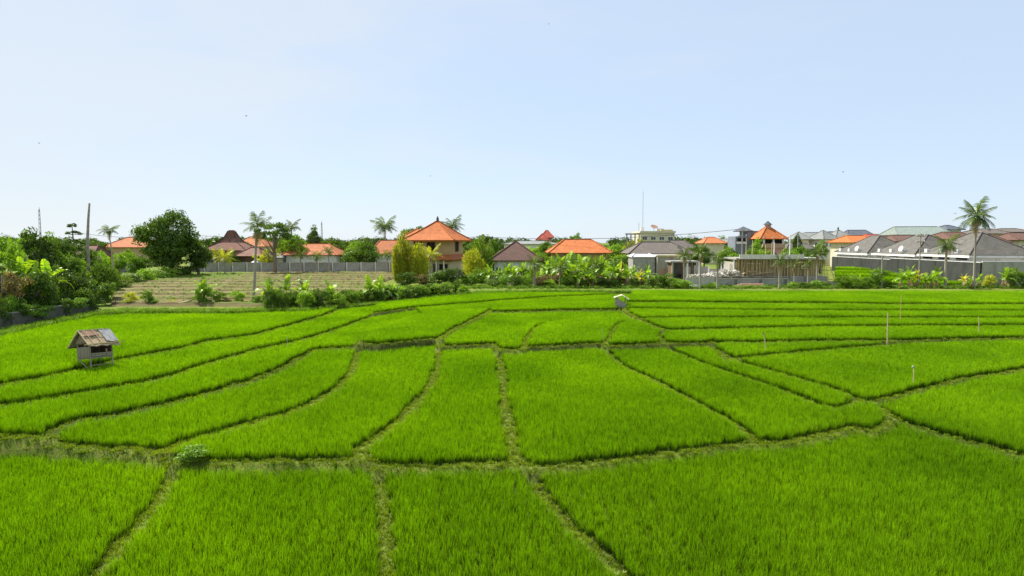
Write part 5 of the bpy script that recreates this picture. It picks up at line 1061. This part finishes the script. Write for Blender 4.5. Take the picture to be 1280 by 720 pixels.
for a in [('dark conical tree behind the thin utility pole', 997, 128, 290, 14, 'mid', 'leaf_dark', .1), ('leafy tree before the orange pavilion', 946, 112, 296, 26, 'mid', 'leaf_mid', .1), ('bright tree right of the orange pavilion', 984, 112, 300, 24, 'airy', 'leaf_bright', .1), ('round tree right of the pavilion\'s balcony', 1002, 110, 305, 26, 'mid', 'leaf_mid', .1), ('low green tree under the orange pavilion', 958, 108, 309, 26, 'mid', 'leaf_bright', .1),
          ('small tree beside the small orange roofed house', 903, 195, 294, 14, 'mid', 'leaf_mid', .2), ('dark palm like tree left of the grey tower house', 912, 130, 300, 20, 'airy', 'leaf_dark', .1), ('dark tree beneath the small orange roof', 880, 140, 306, 24, 'mid', 'leaf_dark', .1), ('green tree before the small pale house', 1026, 120, 299, 20, 'mid', 'leaf_bright', .1), ('dark distant tree between silver roofs', 1046, 190, 288, 14, 'mid', 'leaf_dark', .2),
          ('weedy tree left of the utility pole by the tower house', 918, 112, 311, 22, 'airy', 'leaf_bright', .05), ('dark tree behind the young palms', 868, 118, 304, 30, 'mid', 'leaf_dark', .1), ('tree right behind the young palm by the retaining wall', 905, 112, 311, 22, 'mid', 'leaf_mid', .05), ('tree between brown roof and tall palm', 1215, 128, 294, 20, 'airy', 'leaf_mid', .2), ('tree behind the far right roofs', 1262, 150, 288, 24, 'airy', 'leaf_yellow', .2), ('low tree between orange and dark roofs', 1132, 175, 291, 16, 'mid', 'leaf_dark', .1),
          ('tree left of the grey tower house\'s foot', 908, 118, 308, 26, 'mid', 'leaf_bright', .02), ('tree before the grey side wing of the tower house', 940, 110, 306, 24, 'mid', 'leaf_mid', .02), ('tree behind the middle of the propped deck', 985, 104, 309, 28, 'mid', 'leaf_mid', .02), ('tree left of the first villa', 1016, 104, 309, 28, 'mid', 'leaf_mid', .02)]:
    tree(*a[:7], low=a[7], group='trees among the far right houses')
# far-off wood closing the horizon
V, Q, T_ = [], [], []
r = np.random.default_rng(5); nT = 520
xs3 = r.uniform(-560, 560, nT); ys3 = r.uniform(195, 400, nT); base = crown_mesh('far_wood_crown', 420, .13, 14, 9, clump=.22); vv = np.array([v.co[:] for v in base.vertices]); qq = np.array([p.vertices[:] for p in base.polygons]); tt = np.array([d.value for d in base.attributes['tone'].data])
for i in range(nT):
    a = r.uniform(0, 6.28); w_ = r.uniform(9, 17); h_ = r.uniform(6.6, 9.8)+ (ys3[i]-215)*.004; c_, s_ = math.cos(a), math.sin(a)
    v = vv*[w_, w_, h_]; v = np.stack([v[:, 0]*c_-v[:, 1]*s_+xs3[i], v[:, 0]*s_+v[:, 1]*c_+ys3[i], v[:, 2]-.4], 1); V.append(v); Q.append(qq+i*len(vv)); T_.append(np.clip(tt+r.uniform(-.3, .3), 0, 1))
me = np_mesh('far_wood', np.concatenate(V), np.concatenate(Q), np.concatenate(T_)); tag(link('far_wood', me, 'leaf_dark'), 'far-off belt of trees closing the horizon behind the village', 'wood', kind='stuff')

# weeds and rough grass round the paddies
def border_pts(n, lo, hi):
    t_ = rng.uniform(bt.min(), bt.max(), n); yb = 1/np.interp(t_, bt, inv)+rng.uniform(lo, hi, n); return np.stack([t_*(yb), yb], 1)
P = np.concatenate([border_pts(9000, -.2, 2.8), np.stack([rng.uniform(-45, 72, 2600), rng.uniform(82.5, 87, 2600)], 1)]); z = np.array([ground_z(x, y) for x, y in P]); nP = len(P)
weed = [blade_mesh('weed', 16, .5, .35, .05, .8, 2, 70+i) for i in range(3)]
scatter('weeds', np.stack([P[:, 0], P[:, 1], z-.03], 1), rng.uniform(.4, 1.2, nP), rng.uniform(0, 6.28, nP), rng.integers(0, 3, nP), weed, 'weed_leaf', 'rough green weeds along the outer edge of the paddies', 'weeds')

OW = 'leftmost second third fourth fifth sixth seventh eighth ninth tenth eleventh twelfth thirteenth fourteenth fifteenth sixteenth seventeenth eighteenth nineteenth twentieth twenty-first twenty-second twenty-third twenty-fourth twenty-fifth twenty-sixth twenty-seventh twenty-eighth twenty-ninth thirtieth'.split()
def nth(i): return OW[0] if i == 0 else OW[i]+' from left'
for i in range(30):
    px = 338+i*8.2+random.uniform(-3, 3); yb = 1/np.interp((px-640)/800, bt, inv)
    bush(nth(i)+' of the green bushes in the weedy hedge before the fallow plot', px, None, (361 if px < 430 else 361-(px-430)*.06)+random.uniform(-3, 3), random.uniform(16, 24), random.choice(['leaf_mid', 'leaf_bright', 'leaf_dark', 'leaf_mid']), Yd=yb+random.uniform(1.2, 3.2), group='bushes of the weedy hedge')
for i in range(16):
    px = 618+i*12.6+random.uniform(-4, 4)
    banana(nth(i)+' of the smaller front banana plants in the central row', px, None, 334+random.uniform(-5, 6), 'banana_leaf', 9, 3, .68, Yd=(84.6+random.uniform(0, 5)) if px > 706 else 92.3+random.uniform(0, 1), group='leafy bananas of the dense central row')
for i in range(14):
    px = 616+i*14.6+random.uniform(-4, 4); bush(nth(i)+' of the low bushes at the foot of the central banana row', px, None, 344+random.uniform(-4, 5), random.uniform(14, 22), random.choice(['leaf_mid', 'leaf_bright', 'leaf_brownish', 'leaf_dark']), Yd=84.5+random.uniform(0, 4), group='low bushes between the central bananas')
for i in range(12):
    px = 8+i*9.8; d_ = along(pL0, pL1, (px+40)/161); bush(nth(i)+' of the bushes rising behind the low grey wall at left', px, None, (378 if px < 60 else 368)+random.uniform(-10, 3), random.uniform(22, 30), random.choice(['leaf_mid', 'leaf_dark', 'leaf_dark']), Yd=d_[1]+1.3+random.uniform(0, .8), group='foliage over the left wall')

for i, (px, tp, wp, lf) in enumerate([(-6, 360, 30, 'leaf_dark'), (13, 366, 26, 'leaf_mid'), (26, 372, 20, 'leaf_dark')]):
    d_ = along(pL0, pL1, (px+40)/150); bush(nth(i)+' of the dark bushes in front of the left wall\'s near end', px, None, tp, wp, lf, Yd=d_[1]+.35, group='bushes in front of the left wall')

for i in range(6):
    q = .34+i*.12; d_ = along(pL0, pL1, q); o = link('creeper', crown('bush_%d' % (i % 4), ['leaf_dark', 'leaf_mid', 'leaf_dark'][i % 3]), None, None, (d_[0]+random.uniform(-.2, .2), d_[1]+.95, ground_z(*d_)+.45+random.uniform(-.1, .2)), (0, 0, i*1.1), (2.0, 1.1, 1.0+random.uniform(-.1, .5)))
    tag(o, nth(i)+' of the creepers hanging over the top of the left grey wall', 'creeper', 'creepers on the left wall')

for i, (px, tp, wp, lf, lb) in enumerate([(168, 316, 22, 'leaf_mid', 'round bush before the orange roofed house left of the big round tree'), (180, 318, 20, 'leaf_dark', 'dark bush touching the left side of the big round tree'), (134, 322, 20, 'leaf_mid', 'bush at the foot of the small dry palm'), (150, 324, 22, 'leaf_bright', 'bright bush right of the small dry palm\'s foot')]):
    bush(lb, px, None, tp, wp, lf, Yd=116+i)

P = []
for k_ in range(26000):
    y_ = rng.uniform(61, 117); xa_, xb_ = X(152-(119-y_)*.25, y_, 0), X(432+(y_-60)*1.35, y_, 0); x_ = rng.uniform(xa_, xb_); ph = ((y_+.02*x_-60)/5.2) % 1
    if (ph < .24 and rng.uniform() < .16) or rng.uniform() < .012: P.append((x_, y_, .17+.03*math.floor((y_+.02*x_-60)/5.2)))
P = np.array(P); nP = len(P)
scatter('field_weeds', P, rng.uniform(.25, .75, nP), rng.uniform(0, 6.28, nP), rng.integers(0, 3, nP), [m_.copy() for m_ in weed], 'field_weed', 'low weeds and stubble in rows on the brown fallow plot', 'weeds')

# ------------------------------------------------------------ the stilted field hut
px0, py0 = 115, 473; hx, hy = G(px0, py0)
th = math.atan2(.92, .38)                      # long side runs away to the right
sc_ = 1.0
t = thing('field_hut', (hx, hy, ground_z(hx, hy)+.12), 'small weathered wooden hut on stilts with ragged thatch and plastic sheet on its roof', 'hut', rz=th); t.scale = (.78, .78, .86); t.rotation_euler = (R(-7), R(4), th)
Lh, Wh = 1.45, 1.25; zf, zw, ze, zr = .86, 1.40, 1.72, 2.42      # floor, low wall top, eave, ridge ; local x = long axis, local y = gable width
wob = lambda s=.03: random.uniform(-s, s)
cor = [(0, 0), (Lh, 0), (Lh, Wh), (0, Wh)]
for (cx, cy) in cor: pole('post', 'wood_grey', t, (cx+wob(), cy+wob(), -.35), (cx+wob(), cy+wob(), ze+.1), .045, .04, 7)
for a, b_ in ((0, 1), (1, 2), (2, 3), (3, 0)):
    p, q = cor[a], cor[b_]; pole('floor_beam', 'wood_grey', t, (p[0], p[1], zf-.07), (q[0], q[1], zf-.05), .04); pole('top_beam', 'wood_grey', t, (p[0], p[1], ze-.05), (q[0], q[1], ze-.03), .035)
for i in range(9): bx('floor_plank', 'wood_grey', t, (.08+i*(Lh-.16)/8, Wh/2, zf), (.15, Wh+.08, .03), wob(.01))
pole('bottom_rail', 'wood_grey', t, (-.1, -.04, .16), (Lh+.15, -.04, .2), .035); pole('bottom_rail', 'wood_grey', t, (0, -.02, .36), (Lh, -.02, .42), .025)
pole('brace', 'wood_grey', t, (0, Wh+.02, zf), (-.06, .02, .02), .035); pole('brace', 'wood_grey', t, (-.03, .55, .12), (-.02, 0, .5), .03); pole('brace', 'wood_grey', t, (.7, -.03, .18), (.7, -.03, .4), .03)
for i in range(7): bx('wall_board', 'wood_grey', t, (-.05+wob(.012), .09+i*.178, (zf+zw)/2+.04+wob(.03)), (.025, .165, zw-zf+.1))
for i in range(2): bx('wall_board', 'wood_grey', t, (Lh/2, -.05+wob(.01), zf+.08+i*.105), (Lh-.05, .025, .09))
bx('back_mat', 'brown_wood', t, (Lh/2, Wh+.03, (zf+ze)/2), (Lh, .03, ze-zf)); bx('far_mat', 'brown_wood', t, (Lh+.04, Wh/2, (zf+ze)/2), (.03, Wh, ze-zf)); bx('hanging_cloth', 'plank_pink', t, (Lh*.8, .12, 1.15), (.16, .03, .3), .4)
ov, oe = .32, .30; slope = math.atan2(zr-ze+.12, Wh/2+ov)
def sl(u, v, side):      # point on a roof slope: u along ridge, v 0 at ridge .. 1 at eave
    y = Wh/2+side*(Wh/2+ov)*v; return Vector((u, y, zr-(zr-ze+.15)*v))
def sheet(name, m, u0, u1, v0, v1, side, lift=.0, rag=.03, th_=.035, nu=9):
    mb = MB(); vs = []; nv_ = 4; fs = []
    for j in range(nv_+1):
        for i in range(nu+1):
            u = u0+(u1-u0)*i/nu; v = v0+(v1-v0)*j/nv_; p = sl(u+(wob(rag) if i in (0, nu) else 0), v+(random.uniform(-.02, .09) if j == nv_ else 0), side)+Vector((0, 0, lift+.012*math.sin(i*2.1)+wob(.008))); vs.append(p)
    n0 = len(vs); vs += [p-Vector((0, 0, th_)) for p in vs]; I_ = lambda i, j: j*(nu+1)+i
    for j in range(nv_):
        for i in range(nu):
            f = (I_(i, j), I_(i+1, j), I_(i+1, j+1), I_(i, j+1)); fs.append(f if side < 0 else f[::-1]); fs.append(tuple(k_+n0 for k_ in f[::-1]))
    rim = [I_(i, 0) for i in range(nu+1)]+[I_(nu, j) for j in range(1, nv_+1)]+[I_(i, nv_) for i in range(nu-1, -1, -1)]+[I_(0, j) for j in range(nv_-1, 0, -1)]
    for k_ in range(len(rim)): a_, b2 = rim[k_], rim[(k_+1) % len(rim)]; fs.append((a_, b2, b2+n0, a_+n0))
    mb.add(vs, fs); return mb.build(name, m, t)
for side in (-1, 1):
    sheet('thatch_layer', 'thatch', -oe, Lh+oe, .42, 1.02, side, 0, .05, .05); sheet('thatch_layer', 'thatch', -oe, Lh+oe, 0, .5, side, .035, .05, .05)
sheet('rusty_sheet', 'rust', -.12, .78, .03, .40, -1, .07, .02, .012)
sheet('plastic_sheet', 'tarp', 1.0, Lh+.36, -.02, .88, -1, .085, .03, .01); sheet('plastic_sheet', 'tarp', .55, Lh+.3, -.02, .5, 1, .085, .03, .01)
pole('ridge_pole', 'bamboo', t, (-oe-.05, Wh/2, zr+.06), (Lh+oe, Wh/2, zr+.07), .03)
for u in (.05, .6): pole('batten', 'bamboo', t, sl(u, -.02, -1)+Vector((0, 0, .09)), sl(u, .98, -1)+Vector((0, 0, .07)), .022)
pole('batten', 'brown_wood', t, sl(-.28, .45, -1)+Vector((0, 0, .06)), sl(.75, .43, -1)+Vector((0, 0, .1)), .02)
pole('barge_board', 'bamboo', t, sl(-oe-.04, 0, -1)+Vector((0, 0, .05)), sl(-oe-.04, 1.02, -1)+Vector((0, 0, .03)), .035); pole('barge_board', 'bamboo', t, sl(-oe-.04, 0, 1)+Vector((0, 0, .05)), sl(-oe-.04, 1.05, 1)+Vector((0, 0, .03)), .035)
MB().add([(-.12, Wh*.05, ze-.02), (-.12, Wh*.98, ze-.02), (-.12, Wh/2, zr-.12), (-.15, Wh*.05, ze-.02), (-.15, Wh*.98, ze-.02), (-.15, Wh/2, zr-.12)], [(0, 1, 2), (5, 4, 3), (0, 3, 4, 1), (1, 4, 5, 2), (2, 5, 3, 0)]).build('gable_mat', 'thatch', t)
pole('eave_pole', 'bamboo_yellow', t, (-.55, -ov+.05, ze-.12), (Lh+.62, -ov+.05, ze-.06), .03); pole('eave_pole', 'bamboo_yellow', t, (-.5, Wh+ov-.05, ze-.12), (Lh+.3, Wh+ov-.05, ze-.08), .03)
mb = MB()
for i in range(90):                       # straw fringe under the eave
    u = random.uniform(-oe, Lh+oe); p = sl(u, 1.0, -1); l_ = random.uniform(.05, .16); mb.add([p, p+Vector((.025, 0, 0)), p+Vector((.01+wob(.02), -.02, -l_))], [(0, 1, 2)])
for i in range(50):
    v = random.uniform(.3, 1); p = sl(-oe, v, random.choice((-1, 1))); l_ = random.uniform(.04, .12); mb.add([p, p+Vector((0, .025, 0)), p+Vector((-.02, .01, -l_))], [(0, 1, 2)])
mb.build('straw_fringe', 'thatch', t)

# ------------------------------------------------------------ tiny shelter at the far end of the middle bank
sx_, sy_ = G(775, 386); t = thing('field_shelter', (sx_, sy_, ground_z(sx_, sy_)), 'tiny field shelter with pale folded roof and grey thatched side', 'shelter', rz=R(-8)); t.scale = (.88, .88, .9); t.rotation_euler = (0, R(7), R(-8)); hp = 1.62
for a_ in ((-.5, 0), (.42, .1), (-.45, .8), (.4, .8)): pole('post', 'wood_grey', t, (a_[0], a_[1], -.1), (a_[0], a_[1], hp-.12), .035)
for s2, m in ((-1, 'bamboo_pale'), (1, 'bamboo_pale')):
    mat('bamboo_pale', (.60, .55, .36), (.42, .38, .24), scale=4)
    mb = MB(); p = [Vector((0, -.2, hp)), Vector((0, 1.0, hp)), Vector((s2*.82, 1.05, hp-.38)), Vector((s2*.82, -.25, hp-.38))]; q = [v-Vector((0, 0, .05)) for v in p]; mb.add(p+q, [(0, 1, 2, 3), (7, 6, 5, 4), (0, 3, 7, 4), (3, 2, 6, 7), (2, 1, 5, 6), (1, 0, 4, 5)]); mb.build('roof_panel', m, t)
mb = MB()
for i in range(320):                       # shaggy grey straw hung from the left post down to the right
    u = random.random(); x_ = -.62+u*1.15; ztop = 1.3-.62*u+wob(.06); zb_ = max(.0, ztop-random.uniform(.25, .8)); y_ = -.12+wob(.1); w2 = .05; mb.add([(x_, y_, ztop), (x_+w2, y_+.01, ztop), (x_+w2*.7+wob(.06), y_-.06, zb_), (x_+wob(.06), y_-.06, zb_)], [(0, 1, 2, 3)])

for i in range(70):
    s2 = random.choice((-1, 1)); q = random.random(); p = Vector((s2*.82*q, random.choice((-.23, 1.03)), hp-.38*q)); mb.add([p, p+Vector((.05, 0, 0)), p+Vector((.02, wob(.05), -random.uniform(.06, .18)))], [(0, 1, 2)])
mb.build('straw_side', 'grey_thatch', t); pole('leg_log', 'bamboo_pale', t, (.35, -.1, .45), (.72, -.35, -.05), .07); bx('seat_plank', 'wood_grey', t, (0, .4, .5), (1.0, .7, .05))

# ------------------------------------------------------------ sticks in the paddies
def stick(label, px, base, top, r=.03, m='bamboo', lean=0.0, bag=None, scare=False):
    x, y = G(px, base); z0 = ground_z(x, y); h = Z(top, y)-z0; dx = lean/ppm(y); t = thing('field_stick', (x, y, z0), label, 'stick', 'sticks standing in the paddies')
    MB().tube([(0, 0, -.2), (dx*.5+.01, 0, h*.5), (dx, 0, h)], [r, r*.95, r*.8], 6).build('stick', m, t)
    if bag: MB().tube([(dx-.10, 0, h-.02), (dx-.02, .02, h+.05), (dx+.04, 0, h-.03)], [.02, .05, .02], 6).build('rag', bag, t)
    return t
stick('thick pale bamboo stick standing in the right paddies', 1109, 432, 391, .04, 'bamboo', -1)
stick('thin stick with a rag left of the thick bamboo stick', 958, 444, 417, .03, 'bamboo', -4, 'brown_wood'); stick('thin stick with white rag on the curved bank at right', 1141, 489, 459, .025, 'bamboo', 0, 'tarp')
stick('short white stick beside the middle right banks', 876, 431, 424, .07, 'plastic_white'); stick('slanted thin stick at the end of the middle bank', 755, 433, 411, .02, 'bamboo', -3); stick('small stick on the diagonal bank near the middle right', 922, 450, 443, .03, 'bamboo')
stick('thin green stick standing far right before the bushes', 1125, 404, 368, .02, 'bamboo_yellow'); stick('stick beside the dark clump at the far right', 1224, 420, 396, .03, 'bamboo', -2); stick('tiny stick left of the hut\'s third terrace', 359, 434, 421, .018, 'bamboo')
bush('dark clump of weeds at the foot of a stick at the far right', 1229, 424, 413, 11, 'leaf_brownish'); bush('leafy weed bush where the banks cross at lower left', 240, 590, 556, 42, 'leaf_mid'); bush('darker weed beside the leafy bush at the lower left crossing', 222, 584, 572, 20, 'leaf_brownish')
# birds
for px, Yd, py, lb in ((308, 60, 145, 'tiny dark bird high in the left sky'), (686, 80, 30, 'tiny dark bird near the top of the sky'), (1054, 60, 215, 'tiny dark bird in the right sky'), (49, 70, 179, 'tiny dark bird in the far left sky'), (1194, 60, 267, 'tiny dark bird left of the tall palm crown'), (538, 80, 220, 'tiny dark bird above the two storey house')):
    z_ = Z(py, Yd); x = X(px, Yd, z_); t = thing('bird', (x, Yd, z_), lb, 'bird', rz=R(px % 50)); s = .09
    MB().tube([(-s, 0, 0), (-s*.3, 0, .01), (s*.5, 0, .01), (s*.9, 0, 0)], [.01, .04, .03, .005], 6).build('body', 'bird_dark', t)
    for sg in (-1, 1): MB().add([(-.03, 0, .01), (.04, 0, .01), (.01, sg*.1, .04), (-.04, sg*.19, .02)], [(0, 1, 2, 3)]).build('wing', 'bird_dark', t)
